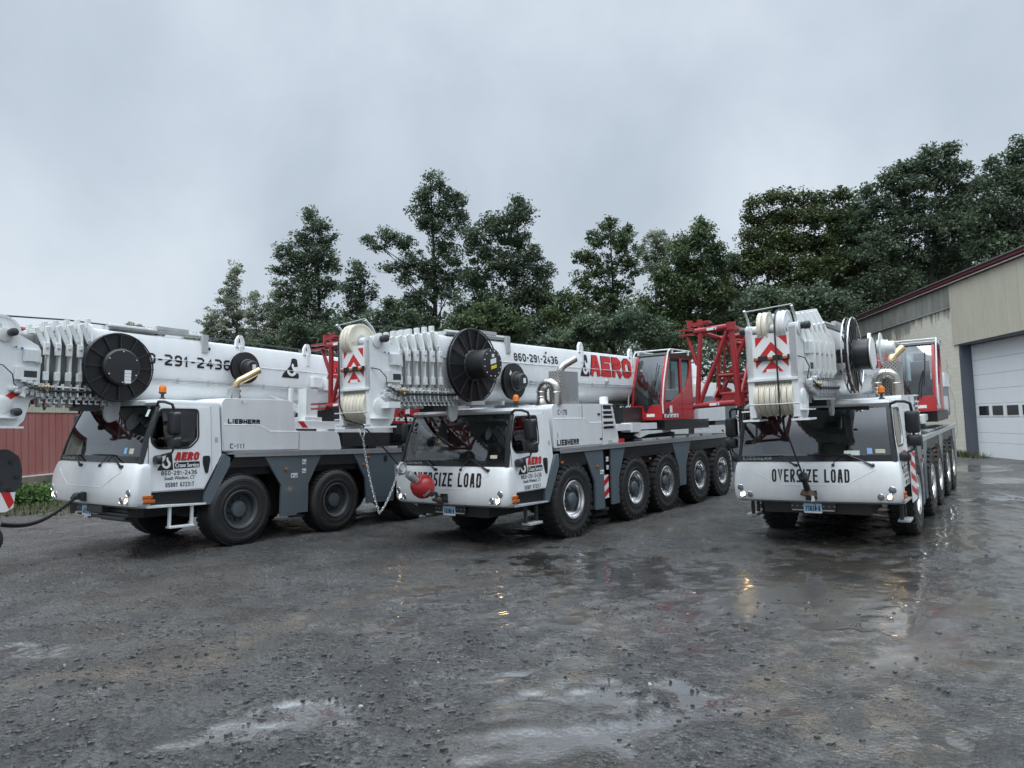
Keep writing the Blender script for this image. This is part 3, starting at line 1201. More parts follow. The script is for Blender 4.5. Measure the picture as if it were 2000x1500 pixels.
def tree(name, label, D, lobes, base, leaf='leaf_dark', size=.155, dens=1.0, clump=.62, seed=0, group='trees behind the yard', thick=.17, cat='tree'):
    """lobes and trunk foot are given where the photograph shows them, at the tree's own distance D"""
    rng = np.random.default_rng(seed + 100)
    k = D / FPX
    foot = at(base[0], base[1], D)
    foot.z = GZ(foot.x, foot.y) - .1
    root = empty(name, loc=foot)
    tag(root, label, cat, group)
    C, SZ, tips = [], [], []
    for lb in lobes:
        px, py, rx, ry = lb[:4]
        c = np.array(at(px, py, D))
        rad = np.array([rx * k, max(rx, ry) * k * .85, ry * k])
        c[1] += rng.uniform(-.5, .5) * rad[1]
        tips.append((c.copy(), rad))
        vol = rad.prod() ** (1 / 3)
        ncl = int(max(6, dens * 33 * (vol / 1.0) ** 2.0))
        d = rng.normal(size=(ncl, 3))
        d /= np.linalg.norm(d, axis=1)[:, None]
        rr = rng.random(ncl) ** .42
        cl = c + d * rr[:, None] * rad * (1 + .13 * np.clip(rng.normal(size=(ncl, 1)), -2, 1.5))
        per = rng.integers(24, 60, ncl)
        for q, nn in zip(cl, per):
            sp = clump * rng.uniform(.45, 1.25)
            g_ = rng.normal(size=(nn, 3))
            g_ *= (rng.random(nn) ** .45 / np.linalg.norm(g_, axis=1))[:, None]
            C.append(q + g_ * sp * np.array([1.05, 1.05, .72]))
            SZ.append(size * rng.uniform(.6, 1.25, nn))
    C, SZ = np.concatenate(C), np.concatenate(SZ)
    me = quads_mesh('crown', C - np.array(foot), SZ, rng, leaf)
    o = bpy.data.objects.new('crown', me)
    COL.objects.link(o)
    o.parent = root
    # trunk and limbs
    tb = MB('bark')
    top = max(tips, key=lambda q: q[0][2])
    f = np.array(foot)
    hgt = top[0][2] - f[2]
    mid = f * .5 + top[0] * .5 + rng.normal(size=3) * np.array([.25, .25, 0]) * hgt * .05
    mid[0] = f[0] * .7 + top[0][0] * .3 + rng.normal() * .15
    r0 = thick * max(.5, hgt / 16)
    spine = [f, f * .6 + mid * .4 + rng.normal(size=3) * .1, mid, mid * .5 + top[0] * .5 + rng.normal(size=3) * .15, top[0]]
    tb.pipe([q - f for q in spine], r0, 7, [r0 * 1.35, r0, r0 * .75, r0 * .45, r0 * .12])
    for c, rad in tips:
        if c is top[0]:
            continue
        h = min(max((c[2] - rad[2] * .8 - f[2]) / hgt - .12, .12), .8)
        s_ = h * 4
        i = min(int(s_), 3)
        st = spine[i] * (1 - (s_ - i)) + spine[i + 1] * (s_ - i)
        rr = r0 * (1.05 - h) * .6
        md = st * .5 + c * .5 + np.array([0, 0, -.08 * np.linalg.norm(c - st)]) + rng.normal(size=3) * .12
        tb.pipe([st - f, md - f, c - f], rr, 6, [rr, rr * .65, rr * .18])
        for _ in range(3):
            e = c + rng.normal(size=3) * rad * .5
            tb.pipe([md * .4 + c * .6 - f, (c + e) / 2 - f, e - f], .05, 5, [rr * .4, rr * .3, .015])
    tb.build('trunk', root)
    return root


TREES = [
    # label, D, foot px, lobes, leaf, dens, clump
    ('slim pale tree with a pointed top, leftmost behind the left crane boom', 62, (452, 760), 'leaf_pale', .7, .5,
     [(458, 530, 10, 20), (455, 552, 16, 22), (447, 580, 26, 26), (462, 612, 26, 28), (425, 630, 32, 30), (402, 650, 20, 30), (470, 655, 34, 36), (372, 662, 24, 14), (430, 670, 40, 26)]),
    ('thin pale tree whose sparse twigs stand right of the slim pointed one', 60, (520, 760), 'leaf_pale', .7, .48,
     [(560, 620, 24, 30), (530, 660, 36, 26), (495, 585, 9, 24), (500, 622, 20, 24), (537, 590, 16, 26), (520, 615, 20, 30), (545, 640, 26, 30), (505, 662, 30, 26)]),
    ('faint low tree top just above the far left boom', 78, (262, 740), 'leaf_pale', .7, .5, [(262, 640, 18, 9), (285, 646, 22, 9), (250, 652, 22, 12), (310, 652, 16, 8)]),
    ('tall dark tree with a ragged twin-lobed crown above the left red jib', 57, (640, 770), 'leaf_dark', .9, .6,
     [(607, 420, 14, 18), (622, 448, 30, 20), (596, 468, 22, 22), (640, 470, 20, 22), (616, 500, 38, 26), (556, 488, 22, 18), (575, 512, 26, 20), (640, 515, 24, 24),
      (600, 545, 30, 26), (550, 530, 18, 12), (640, 560, 26, 26), (565, 570, 26, 22), (600, 590, 34, 30), (560, 610, 24, 30), (620, 630, 50, 34), (600, 660, 60, 30)]),
    ('smaller dark tree leaning right between two tall ones', 55, (700, 760), 'leaf_dark', .85, .55,
     [(690, 520, 16, 14), (705, 540, 22, 18), (683, 565, 22, 20), (722, 570, 18, 14), (700, 595, 30, 24), (680, 630, 34, 26), (715, 640, 30, 30)]),
    ('tallest tree of the middle, open crown with bare forked stems and a branch reaching left', 56, (862, 790), 'leaf_dark', .82, .55,
     [(840, 344, 14, 14), (858, 358, 18, 14), (836, 375, 24, 18), (872, 380, 22, 18), (898, 388, 16, 20), (820, 400, 26, 20), (856, 410, 30, 22), (892, 420, 22, 24), (830, 436, 28, 20),
      (868, 450, 28, 18), (905, 445, 12, 16), (862, 478, 26, 20), (885, 500, 26, 22), (850, 515, 26, 22), (890, 540, 28, 22), (865, 570, 34, 26), (752, 452, 16, 10), (722, 468, 18, 12), (772, 466, 22, 14), (745, 485, 20, 8), (795, 478, 22, 14), (772, 520, 26, 14), (810, 515, 28, 24),
      (790, 545, 22, 16), (838, 540, 26, 26), (820, 580, 34, 26), (800, 600, 26, 24), (835, 630, 44, 34)]),
    ('broad dark tree with a pointed right-hand top next to the tallest middle tree', 52, (1000, 790), 'leaf_dark', 1.1, .62,
     [(1012, 392, 16, 18), (1024, 420, 16, 22), (1002, 428, 22, 24), (950, 432, 22, 18), (975, 450, 28, 24), (924, 458, 22, 20), (1010, 470, 32, 26), (945, 490, 36, 26), (1040, 505, 22, 26),
      (990, 520, 46, 32), (930, 540, 36, 34), (1060, 530, 24, 24), (1040, 570, 46, 36), (970, 590, 56, 40), (1070, 600, 34, 36), (920, 610, 40, 36), (1010, 650, 70, 40), (930, 660, 50, 30)]),
    ('bushy yellow-green tree low between the broad dark tree and the next gap', 50, (1110, 790), 'leaf_mid', 1.0, .55,
     [(1108, 588, 22, 22), (1090, 620, 36, 28), (1125, 630, 30, 34), (1100, 668, 50, 30)]),
    ('round-topped fine-twigged tree right of the sky gap behind the middle crane', 60, (1195, 790), 'leaf_mid', .8, .5,
     [(1192, 438, 26, 16), (1222, 450, 20, 18), (1165, 468, 26, 20), (1205, 480, 34, 24), (1140, 500, 26, 20), (1175, 520, 36, 26), (1225, 520, 26, 34), (1140, 545, 26, 24),
      (1195, 570, 48, 34), (1150, 600, 36, 40), (1215, 630, 50, 40), (1165, 655, 50, 36)]),
    ('thin far tree showing pale between two darker crowns', 72, (1285, 790), 'leaf_pale', .8, .5,
     [(1280, 462, 24, 16), (1298, 485, 24, 22), (1262, 492, 22, 24), (1285, 520, 34, 28)]),
    ('dense green tree with a small tuft on top, behind the red operator cab', 50, (1345, 790), 'leaf_mid', 1.35, .62,
     [(1378, 438, 16, 14), (1370, 458, 22, 16), (1340, 478, 30, 20), (1385, 490, 26, 24), (1320, 510, 30, 24), (1360, 530, 44, 28), (1300, 550, 34, 28), (1345, 570, 56, 34), (1400, 520, 16, 20),
      (1285, 600, 40, 34), (1350, 625, 62, 38), (1410, 580, 30, 40), (1300, 665, 60, 34)]),
    ('wide olive-green tree with a lumpy top, left of the highest right-hand tree', 48, (1560, 790), 'leaf_olive', 1.3, .66,
     [(1468, 398, 14, 16), (1505, 388, 22, 14), (1535, 382, 18, 14), (1480, 425, 24, 20), (1570, 388, 20, 15), (1600, 392, 20, 16), (1640, 388, 20, 18), (1530, 420, 36, 26), (1590, 428, 40, 26),
      (1645, 430, 30, 30), (1475, 462, 26, 24), (1535, 475, 46, 30), (1610, 480, 50, 34), (1465, 500, 26, 22), (1500, 520, 46, 32), (1580, 535, 60, 36), (1650, 530, 44, 40), (1530, 580, 60, 34)]),
    ('highest tree over the workshop roof, dark domed crown with sky showing through', 46, (1800, 790), 'leaf_dark', 1.25, .62,
     [(1735, 352, 22, 20), (1702, 372, 22, 16), (1768, 338, 26, 20), (1812, 302, 24, 16), (1845, 296, 18, 12), (1800, 328, 28, 20), (1850, 325, 28, 20), (1885, 335, 18, 18), (1830, 355, 36, 24),
      (1770, 372, 36, 22), (1720, 400, 34, 24), (1875, 372, 24, 22), (1790, 405, 44, 24), (1850, 410, 36, 26), (1690, 430, 30, 28), (1740, 445, 46, 30), (1820, 450, 56, 32), (1700, 490, 46, 34),
      (1770, 505, 60, 36), (1850, 500, 50, 40), (1720, 550, 60, 36)]),
    ('dark tree cut by the right edge of the picture above the roof', 43, (1985, 800), 'leaf_dark', 1.3, .62,
     [(1992, 282, 12, 14), (1985, 308, 24, 18), (1948, 322, 20, 16), (2010, 330, 30, 26), (1965, 348, 34, 22), (1925, 372, 22, 20), (1995, 375, 40, 28), (1940, 405, 36, 28), (2020, 420, 40, 36),
      (1975, 440, 46, 32), (1915, 440, 30, 30), (1940, 485, 50, 34), (2010, 490, 50, 40)]),
    ('very dark tree in the notch between the green tufted tree and the olive one', 54, (1445, 790), 'leaf_dark', 1.4, .62,
     [(1435, 508, 20, 16), (1415, 530, 22, 20), (1455, 530, 24, 22), (1430, 570, 40, 32), (1460, 610, 40, 40), (1420, 640, 44, 36)]),
    ('dark tree filling the skyline between the olive tree and the highest one', 50, (1690, 800), 'leaf_dark', 1.3, .62,
     [(1668, 405, 22, 24), (1655, 450, 34, 34), (1690, 480, 40, 36), (1650, 520, 50, 40)]),
    ('dark tree filling the skyline left of the right picture edge', 48, (1905, 800), 'leaf_dark', 1.3, .62,
     [(1905, 372, 20, 22), (1890, 410, 30, 30), (1905, 460, 40, 40), (1870, 500, 50, 40)]),
    ('dark understory tree behind the right crane head', 42, (1520, 790), 'leaf_dark', 1.6, .6,
     [(1500, 590, 50, 30), (1560, 600, 50, 34), (1530, 640, 70, 36), (1470, 650, 40, 34), (1610, 600, 50, 40)]),
    ('dark understory tree beside the far end of the workshop roof', 56, (1680, 790), 'leaf_dark', 1.5, .6,
     [(1650, 570, 46, 34), (1700, 575, 50, 36), (1640, 620, 60, 40), (1760, 570, 60, 34), (1830, 540, 50, 30)]),
    ('low leafy tree just behind the hose reel of the middle crane', 46, (960, 780), 'leaf_mid', 1.3, .55,
     [(960, 610, 40, 26), (910, 640, 44, 28), (1000, 640, 40, 30), (860, 660, 40, 24)]),
    ('low dark tree behind the sheaves of the middle crane head', 48, (740, 780), 'leaf_dark', 1.15, .55,
     [(765, 598, 26, 18), (740, 625, 36, 24), (790, 630, 34, 26), (690, 650, 40, 26), (760, 660, 50, 24)]),
    ('low dark tree behind the lettering on the middle boom', 44, (1180, 780), 'leaf_dark', 1.35, .55,
     [(1160, 640, 50, 26), (1230, 630, 44, 30), (1100, 665, 44, 24), (1280, 650, 40, 30)]),
    ('low dark tree behind the left crane boom hook sign', 54, (590, 780), 'leaf_dark', 1.1, .55,
     [(575, 640, 34, 20), (545, 668, 36, 20), (640, 655, 40, 26), (490, 680, 36, 16)]),
]
for k, (lb, D, ft, lf, dn, cl, lobes) in enumerate(TREES):
    tree('broadleaf_tree', lb, D, lobes, ft, lf, seed=k, dens=dn, clump=cl)


def far_woods():
    """the wood behind the named trees, seen only as one dark mass"""
    rng = np.random.default_rng(9)
    line = [(330, 705), (450, 690), (560, 655), (700, 622), (860, 610), (1000, 600), (1100, 600), (1200, 596), (1330, 580), (1440, 560), (1600, 540), (1800, 520), (2060, 500)]
    C, SZ = [], []
    for k in range(2600):
        px = rng.uniform(330, 2060)
        D = rng.uniform(66, 88)
        top = np.interp(px, [p[0] for p in line], [p[1] for p in line]) + 16 * math.sin(px * .045) + 12 * math.sin(px * .11 + 1)
        t = rng.random() ** .8
        q = at(px, top + 4 + t * (800 - top), D)
        n = 26
        c = np.array(q) + rng.normal(size=(n, 3)) * np.array([.95, .95, .7])
        C.append(c)
        SZ.append(rng.uniform(.22, .48, n))
    me = quads_mesh('woods', np.concatenate(C), np.concatenate(SZ), rng, 'leaf_dark')
    o = bpy.data.objects.new('woods', me)
    COL.objects.link(o)
    tag(o, 'dark wood closing the view behind the trees', 'woods', kind='stuff')


far_woods()


def weeds_and_grass():
    rng = np.random.default_rng(77)
    # rank weeds along the foot of the warehouse
    C, SZ = [], []
    for k in range(170):
        px = rng.uniform(-10, 200)
        s = (px + 10) / 230 * 9.5 - 2.5
        y = rng.uniform(-1.9, -.35)
        b = Vector((-17.15, 24.77, 0)) + Vector((math.sin(WD), math.cos(WD), 0)) * s + Vector((-math.cos(WD), math.sin(WD), 0)) * y
        z = GZ(b.x, b.y)
        h = rng.uniform(.18, .60) * (1.15 if px < 100 else .5)
        n = rng.integers(110, 200)
        q = np.array([b.x, b.y, z]) + rng.normal(size=(n, 3)) * np.array([.22, .22, 0])
        q[:, 2] += rng.random(n) * h
        C.append(q)
        SZ.append(rng.uniform(.045, .10, n))
    me = quads_mesh('weeds', np.concatenate(C), np.concatenate(SZ), rng, 'weedleaf', flat=.6)
    o = bpy.data.objects.new('weeds', me)
    COL.objects.link(o)
    tag(o, 'rank green weeds growing along the warehouse base', 'weeds', kind='stuff')
    # short grass between the weeds and the gravel, and a fringe at the workshop wall
    g = MB('grassleaf')
    for k in range(6500):
        if k < 5600:
            s, y = rng.uniform(-5, 12), -abs(rng.normal(0, 2.6)) - .3
            b = Vector((-17.15, 24.77, 0)) + Vector((math.sin(WD), math.cos(WD), 0)) * s + Vector((-math.cos(WD), math.sin(WD), 0)) * y
        else:
            s, y = rng.uniform(-1.5, 7), abs(rng.normal(0, .22)) + .1
            if s < .6 and rng.random() < .75:
                continue
            b = Vector((20.83, 32.38, 0)) + Vector((math.sin(WD), math.cos(WD), 0)) * s + Vector((-math.cos(WD), math.sin(WD), 0)) * y
        z = GZ(b.x, b.y) - .02
        for j in range(3):
            a, h, w = rng.uniform(0, 6.3), rng.uniform(.06, .22), .02
            if k >= 5600:
                h *= 1.6
            dx, dy = math.cos(a), math.sin(a)
            ox, oy = rng.normal(0, .08, 2)
            i = g.add([(b.x + ox - dy * w, b.y + oy + dx * w, z), (b.x + ox + dy * w, b.y + oy - dx * w, z), (b.x + ox + dx * h * .6, b.y + oy + dy * h * .6, z + h)])
            g.face(i, i + 1, i + 2)
    o = g.build('grass', smooth=False)
    tag(o, 'short olive grass growing in the gravel beside the buildings', 'grass', kind='stuff')


weeds_and_grass()


# ------------------------------------------------------------------ mobile cranes
def ynose(s):
    a = min(abs(s), 1)
    y = .09 * a ** 2.5
    if a > .93:
        t = (a - .93) / .07
        y += .09 * (1 - math.sqrt(max(0, 1 - t * t)))
    return y


NZ = [(.80, .10), (.84, .025), (.90, .0), (1.10, -.005), (1.30, .012), (1.44, .045), (1.505, .075), (1.53, .12)]
NWD = [(.80, 1.36), (.84, 1.405), (.90, 1.425), (1.10, 1.43), (1.30, 1.42), (1.44, 1.40), (1.505, 1.385), (1.53, 1.36)]


def nprof(z):
    for (a, b), (c, d) in zip(NZ[:-1], NZ[1:]):
        if z <= c:
            t = max(0, (z - a) / (c - a))
            return b + (d - b) * t
    return NZ[-1][1]


def fnose(off):
    return lambda u, v, w: (u, ynose(u / 1.42) + nprof(v) - off - w, v)


def xs(z):
    return 1.412 - (z - 1.0) * .085


def fside(sg, off=0):
    return lambda u, v, w: (sg * (xs(v) + off + w), u, v)


def wsurf(s, t, off=0):
    """windscreen surface, s across, t upward"""
    w = 1.352 + (1.262 - 1.352) * t
    y = .135 + .32 * t + .075 * abs(s) ** 2.5 - .035 * math.sin(PI * t) - off
    return (s * w, y, 1.53 + .96 * t)


def wpatch(mb, s0, s1, t0, t1, off, ns=12, ntt=6):
    R_ = []
    for j in range(ntt + 1):
        t = t0 + (t1 - t0) * j / ntt
        R_.append([wsurf(s0 + (s1 - s0) * i / ns, t, off) for i in range(ns + 1)])
    mb.loft(R_, False, False, closed=False)


HOOK_BODY = [(.0, .0), (.98, .0), (1.0, .05), (.93, .96), (.80, 1.0), (.62, .98), (.56, .78), (.50, .60), (.08, .18)]
HOOK = [(.60, .72), (.70, .72), (.70, .58), (.78, .50), (.86, .36), (.80, .18), (.62, .08), (.42, .12), (.30, .26), (.30, .38), (.42, .40), (.44, .28), (.56, .21), (.67, .26), (.70, .36), (.62, .46), (.58, .56)]


def hook_sign(mb, fn, u0, u1, v0, v1, w0, k_black, k_white):
    f = lambda P: [(u0 + (u1 - u0) * a, v0 + (v1 - v0) * b) for a, b in P]
    mb.m(k_black).prism(rounded(f(HOOK_BODY), (u1 - u0) * .06), fn, w0, w0 + .001)
    mb.m(k_white).prism(rounded(f(HOOK), (u1 - u0) * .05, 2), fn, w0 + .001, w0 + .003)


WHEELS = {}


def wheel_meshes(Rr, style):
    if style in WHEELS:
        return WHEELS[style]
    rim = .365 if style == 'off' else .335
    tb = MB('rubber')
    T = Rr - (.024 if style == 'off' else .008)
    pr = [(rim, -.40), (rim + .05, -.425), (T * .80, -.45), (T * .92, -.435), (T * .985, -.395), (T, -.34), (T, -.10), (T * .985, -.045), (T * .93, -.008), (T * .88, .004), (T * .87, .010),
          (T * .80, .014), (T * .79, .009), (rim + .10, .008), (rim + .095, .014), (rim + .055, .008), (rim + .05, .0), (rim + .012, -.012), (rim, -.05)]
    tb.lathe((0, 0, 0), (1, 0, 0), pr, 56, caps=False)
    nl = 30 if style == 'off' else 44
    for k in range(nl):
        for side in (0, 1):
            a = 2 * PI * (k + .5 * side) / nl
            ro = rotm('X', a)
            if style == 'off':
                skew = rotm('Z', .22 * (1 if side else -1))
                c = Vector((-.115 if side == 0 else -.325, 0, T + .008))
                tb.box(ro @ c, (.19, .095, .036), ro @ skew)
                c2 = Vector((-.018 if side == 0 else -.425, 0, T * .955))
                tb.box(ro @ c2, (.040, .085, .085), ro)
            else:
                c = Vector((-.09 if side == 0 else -.34, 0, T + .001))
                tb.box(ro @ c, (.13, .070, .016), ro)
                c3 = Vector((-.17 if side == 0 else -.27, 0, T + .001))
                tb.box(ro @ c3, (.05, .075, .016), ro)
    if style != 'off':
        for h in (-.15, -.215, -.28):
            pass
    ty = tb.build('tyre')
    if style == 'off':
        rb = MB('polish')
        rb.lathe((0, 0, 0), (1, 0, 0), [(rim + .016, -.035), (rim + .022, .004), (rim + .010, .012), (rim - .012, .006), (rim - .030, -.010), (rim - .045, -.020), (rim - .048, -.045), (rim - .075, -.06),
                                        (rim - .082, -.13), (rim - .10, -.175), (.16, -.185), (.12, -.185)], 48, caps=False)
        hb = MB('hubgrey', 'dark')
        hb.lathe((0, 0, 0), (1, 0, 0), [(.235, -.19), (.235, -.165), (.215, -.150), (.150, -.145), (.146, -.045), (.135, -.022), (.118, -.012), (0, -.010)], 32, caps=False)
        for k in range(10):
            a = 2 * PI * k / 10
            p = Vector((0, .19 * math.cos(a), .19 * math.sin(a)))
            hb.m(0).lathe(p, (1, 0, 0), [(.034, -.16), (.034, -.115), (.026, -.100), (.022, -.075), (0, -.072)], 8, caps=False)
            a += PI / 10
            p = Vector((0, .132 * math.cos(a), .132 * math.sin(a)))
            hb.m(1).lathe(p, (1, 0, 0), [(.012, -.05), (.012, -.030), (0, -.028)], 6, caps=False)
    else:
        rb = MB('rimdark')
        rb.lathe((0, 0, 0), (1, 0, 0), [(rim + .016, -.035), (rim + .022, .002), (rim + .010, .010), (rim - .020, .0), (rim - .034, -.016), (rim - .042, -.05), (rim - .056, -.11), (rim - .10, -.135), (.1, -.14)], 40, caps=False)
        hb = MB('hubgrey', 'rimdark')
        hb.lathe((0, 0, 0), (1, 0, 0), [(.155, -.145), (.150, -.075), (.138, -.055), (.128, -.052), (.05, -.050), (0, -.048)], 32, caps=False)
        for k in range(10):
            a = 2 * PI * k / 10
            p = Vector((0, .19 * math.cos(a), .19 * math.sin(a)))
            hb.m(1).lathe(p, (1, 0, 0), [(.022, -.14), (.022, -.108), (.015, -.10), (.012, -.075), (0, -.072)], 6, caps=False)
    ri, hu = rb.build('rim'), hb.build('hub')
    res = (ty.data, ri.data, hu.data)
    for o in (ty, ri, hu):
        bpy.data.objects.remove(o)
    WHEELS[style] = res
    return res


BP = [(0, 3.95), (.36, 3.95), (.425, 3.925), (.452, 3.86), (.5, 3.53), (.5, 3.16), (.485, 3.03), (.44, 2.91), (.36, 2.815), (.25, 2.75), (.12, 2.72)]


def bring(y, sc, dz, grow=0):
    cz = 3.34
    P = []
    pts = BP + [(0, 2.712)] + [(-x, z) for x, z in BP[:0:-1]]
    for x, z in pts:
        sx = (x * sc) + (grow if x > 0 else -grow if x < 0 else 0)
        sz = cz + (z - cz) * sc
        sz += grow if z > cz else -grow
        P.append((sx, y, sz + dz))
    return P


def crane(ci, label, o):
    root = empty('mobile_crane', mat=cmat(ci))
    tag(root, label, 'crane', 'white mobile cranes parked in the yard')
    dz = o['dz']          # boom height offset
    hy = o['hy']          # boom head offset along y
    ax = AX[ci]
    Rt = o['R']
    zd = o['zd']
    big = o['style'] == 'off'

    # ---------------- driver cab
    cab = MB('white', 'black')
    SS = [-1, -.997, -.985, -.965, -.93, -.8, -.6, -.4, -.2, 0, .2, .4, .6, .8, .93, .965, .985, .997, 1]
    rings = []
    for (z, y0), (_, w) in zip(NZ, NWD):
        r = [(s * w, ynose(s) + y0, z) for s in SS]
        r += [(w, .36, z), (-w, .36, z)]
        rings.append(r)
    cab.loft(rings)
    outline = [(.26, 1.055), (1.31, 1.055), (1.665, 1.64), (1.64, 2.515), (.53, 2.515), (.245, 1.535)]
    hole = rounded([(.53, 2.43), (1.225, 2.44), (1.225, 1.93), (1.05, 1.765), (.47, 1.765), (.375, 1.86), (.365, 1.98)], .07)
    for sg in (-1, 1):
        cab.prism(outline, fside(sg), -.045, 0, holes=[hole])
    rr = []
    for z, w, y0, y1 in ((2.49, 1.272, .475, 1.655), (2.535, 1.280, .44, 1.66), (2.575, 1.262, .455, 1.65), (2.595, 1.20, .54, 1.60)):
        rr.append([(s * w, y0 + .07 * abs(s) ** 2.5, z) for s in [k / 8 - 1 for k in range(17)]] + [(w, y1, z), (-w, y1, z)])
    cab.loft(rr)
    cab.prism([(-1.36, 1.06), (1.36, 1.06), (1.27, 2.50), (-1.27, 2.50)], lambda u, v, w: (u, 1.60 + w, v), 0, .04)
    cab.b2(-1.36, 1.36, .36, 1.33, 1.05, 1.10)
    cab.m(1)
    for sg in (-1, 1):                                       # dark recess behind the step
        cab.b2(sg * 1.0, sg * 1.33, .36, 1.34, .80, 1.05)
    # crease lines pressed into the front panel
    cab.m(0)
    P = [(-1.06, 1.40), (-.60, 1.125), (.55, 1.125), (1.05, 1.40)]
    for a, b in zip(P[:-1], P[1:]):
        q = [(a[0] + (b[0] - a[0]) * t / 8, a[1] + (b[1] - a[1]) * t / 8) for t in range(9)]
        cab.pipe([fnose(-.004)(u, v, 0) for u, v in q], .009, 6)
    cabo = cab.build('driver_cab', root)
    # pillars and black glass border
    for sg in (-1, 1):
        pl = MB('black')
        for k in range(6):
            t0, t1 = k / 6, (k + 1) / 6
            rows = []
            for t in (t0, t1):
                a = Vector(wsurf(sg * .965, t, .012))
                b = Vector(wsurf(sg * 1.0, t, .018))
                z = a.z
                yy = .245 + (z - 1.535) / .98 * .285
                c = Vector((sg * (xs(z) + .004), yy + .005, z))
                e = Vector((sg * (xs(z) - .06), yy + .03, z))
                rows.append((a, b, c, e))
            pl.hull8(rows[0], rows[1])
        pl.build('windscreen_pillar', cabo)
    ws = MB('frit')
    wpatch(ws, -1, 1, 0, .115, .006, 16, 2)
    wpatch(ws, -1, 1, .965, 1.0, .006, 16, 1)
    wpatch(ws, -1, -.955, .115, .965, .006, 2, 6)
    wpatch(ws, .955, 1, .115, .965, .006, 2, 6)
    wb = ws.build('windscreen_border', cabo)
    g = MB('glass')
    wpatch(g, -.975, .975, .04, .985, 0, 20, 10)
    g.build('windscreen', cabo)
    tx = MB('frittxt')
    tx.block('LIEBHERR', lambda u, v, w: tuple(Vector(wsurf(u / 1.34, (v - 1.53) / .96, .010 + w))), -1.24, -.70, 1.565, 1.63, .016)
    tx.build('windscreen_lettering', cabo)
    for mt_, x0, x1, z0, z1 in o['stickers']:
        st = MB(mt_)
        st.loft([[wsurf(x / 1.345, (z - 1.53) / .96, .004) for x in (x0, (x0 + x1) / 2, x1)] for z in (z0, z1)], False, False, closed=False)
        st.build('windscreen_sticker', cabo)
    # seats, dashboard, wheel
    it = MB('inside', 'insidel', 'black')
    it.m(1).b2(-1.26, 1.26, .34, .80, 1.30, 1.56)
    it.m(0).b2(-1.27, 1.27, 1.53, 1.575, 1.1, 2.49)
    it.b2(-1.2, 1.2, .6, 1.55, 1.1, 1.13)
    for x in (-.72, .72):
        it.m(0).b2(x - .26, x + .26, .95, 1.40, 1.42, 1.56)
        it.b2(x - .24, x + .24, 1.32, 1.46, 1.56, 2.20)
        it.b2(x - .14, x + .14, 1.34, 1.44, 2.22, 2.40)
    it.m(2).torus((.70, .72, 1.72), (0, -.75, 1), .21, .018, 24, 6)
    it.tube((.70, .72, 1.72), (.70, .55, 1.50), .03)
    it.m(1).b2(-1.1, -.2, .42, .62, 1.56, 1.64)
    it.m(0).b2(-1.2, 1.2, .62, .95, 2.36, 2.46)
    it.build('cab_interior', cabo)
    # doors
    door = rounded([(.325, 1.075), (1.295, 1.075), (1.46, 1.38), (1.46, 2.475), (.545, 2.475), (.34, 1.90)], .025, 2)
    whole = rounded([(.55, 2.41), (1.205, 2.42), (1.205, 1.935), (1.04, 1.785), (.48, 1.785), (.395, 1.87), (.385, 1.97)], .065)
    wout = rounded([(.525, 2.44), (1.235, 2.45), (1.235, 1.925), (1.055, 1.755), (.465, 1.755), (.365, 1.855), (.355, 1.985)], .08)
    for sg in (-1, 1):
        d = MB('white', 'black')
        d.prism(door, fside(sg), .004, .016, holes=[whole])
        d.m(1).prism(wout, fside(sg), .015, .021, holes=[whole])
        # shut line
        dl = [(.318, 1.07), (.333, 1.90), (.538, 2.482)]
        for a, b in zip(dl[:-1], dl[1:]):
            d.tube(fside(sg)(*a, .002), fside(sg)(*b, .002), .005, n=5)
        d.tube(fside(sg)(1.468, 1.37, .002), fside(sg)(1.468, 2.49, .002), .005, n=5)
        # handle
        d.prism(rounded([(1.29, 1.63), (1.42, 1.63), (1.43, 1.56), (1.38, 1.33), (1.33, 1.33), (1.285, 1.5)], .04), fside(sg), .016, .030)
        d.prism(rounded([(1.335, 1.585), (1.385, 1.585), (1.375, 1.40), (1.345, 1.40)], .02), fside(sg), .030, .046)
        do = d.build('cab_door', cabo, bevel=.004)
        w = MB('glassdk')
        w.prism(whole, fside(sg), .0, .004)
        w.build('door_window', cabo)
    # lettering on the near door
    F = fside(1, .0175)
    ux, vx = o['logo']
    t = MB('blackf', 'whitef')
    hook_sign(t, F, ux - .01, ux + .27, vx - .03, vx + .27, 0, 0, 1)
    t.build('hook_emblem', cabo)
    t = MB('redf', 'blackf')
    t.m(1).block('AERO', fside(1, .0180), ux + .300, ux + .765, vx + .122, vx + .262, .040, shear=.25, gap=.16)
    t.m(0).block('AERO', fside(1, .0200), ux + .292, ux + .757, vx + .128, vx + .268, .036, shear=.25, gap=.18)
    t.build('company_lettering', cabo)
    t = MB('blackf', 'whitef')
    t.prism(rounded([(ux + .285, vx - .01), (ux + .755, vx + .0), (ux + .755, vx + .105), (ux + .285, vx + .095)], .02), F, 0, .001)
    t.m(1).text('Crane Service', fside(1, .0200), ux + .305, ux + .735, vx + .012, vx + .085)
    t.text('Crane Service', fside(1, .0204), ux + .311, ux + .741, vx + .012, vx + .085)
    t.build('service_sign', cabo)
    t = MB('blackf')
    t.block('860-291-2436', fside(1, .018), ux + .06, ux + .70, vx - .115, vx - .040, .0135)
    t.build('phone_lettering', cabo)
    t = MB('blackf')
    t.text('South Windsor, CT', fside(1, .018), ux + .11, ux + .66, vx - .200, vx - .132, shear=.15)
    t.text('South Windsor, CT', fside(1, .0184), ux + .114, ux + .664, vx - .200, vx - .132, shear=.15)
    t.build('town_lettering', cabo)
    t = MB('blackf')
    t.block('USDOT 672317', fside(1, .018), ux + .13, ux + .64, vx - .310, vx - .238, .0135)
    t.build('number_lettering', cabo)
    t = MB('galv')
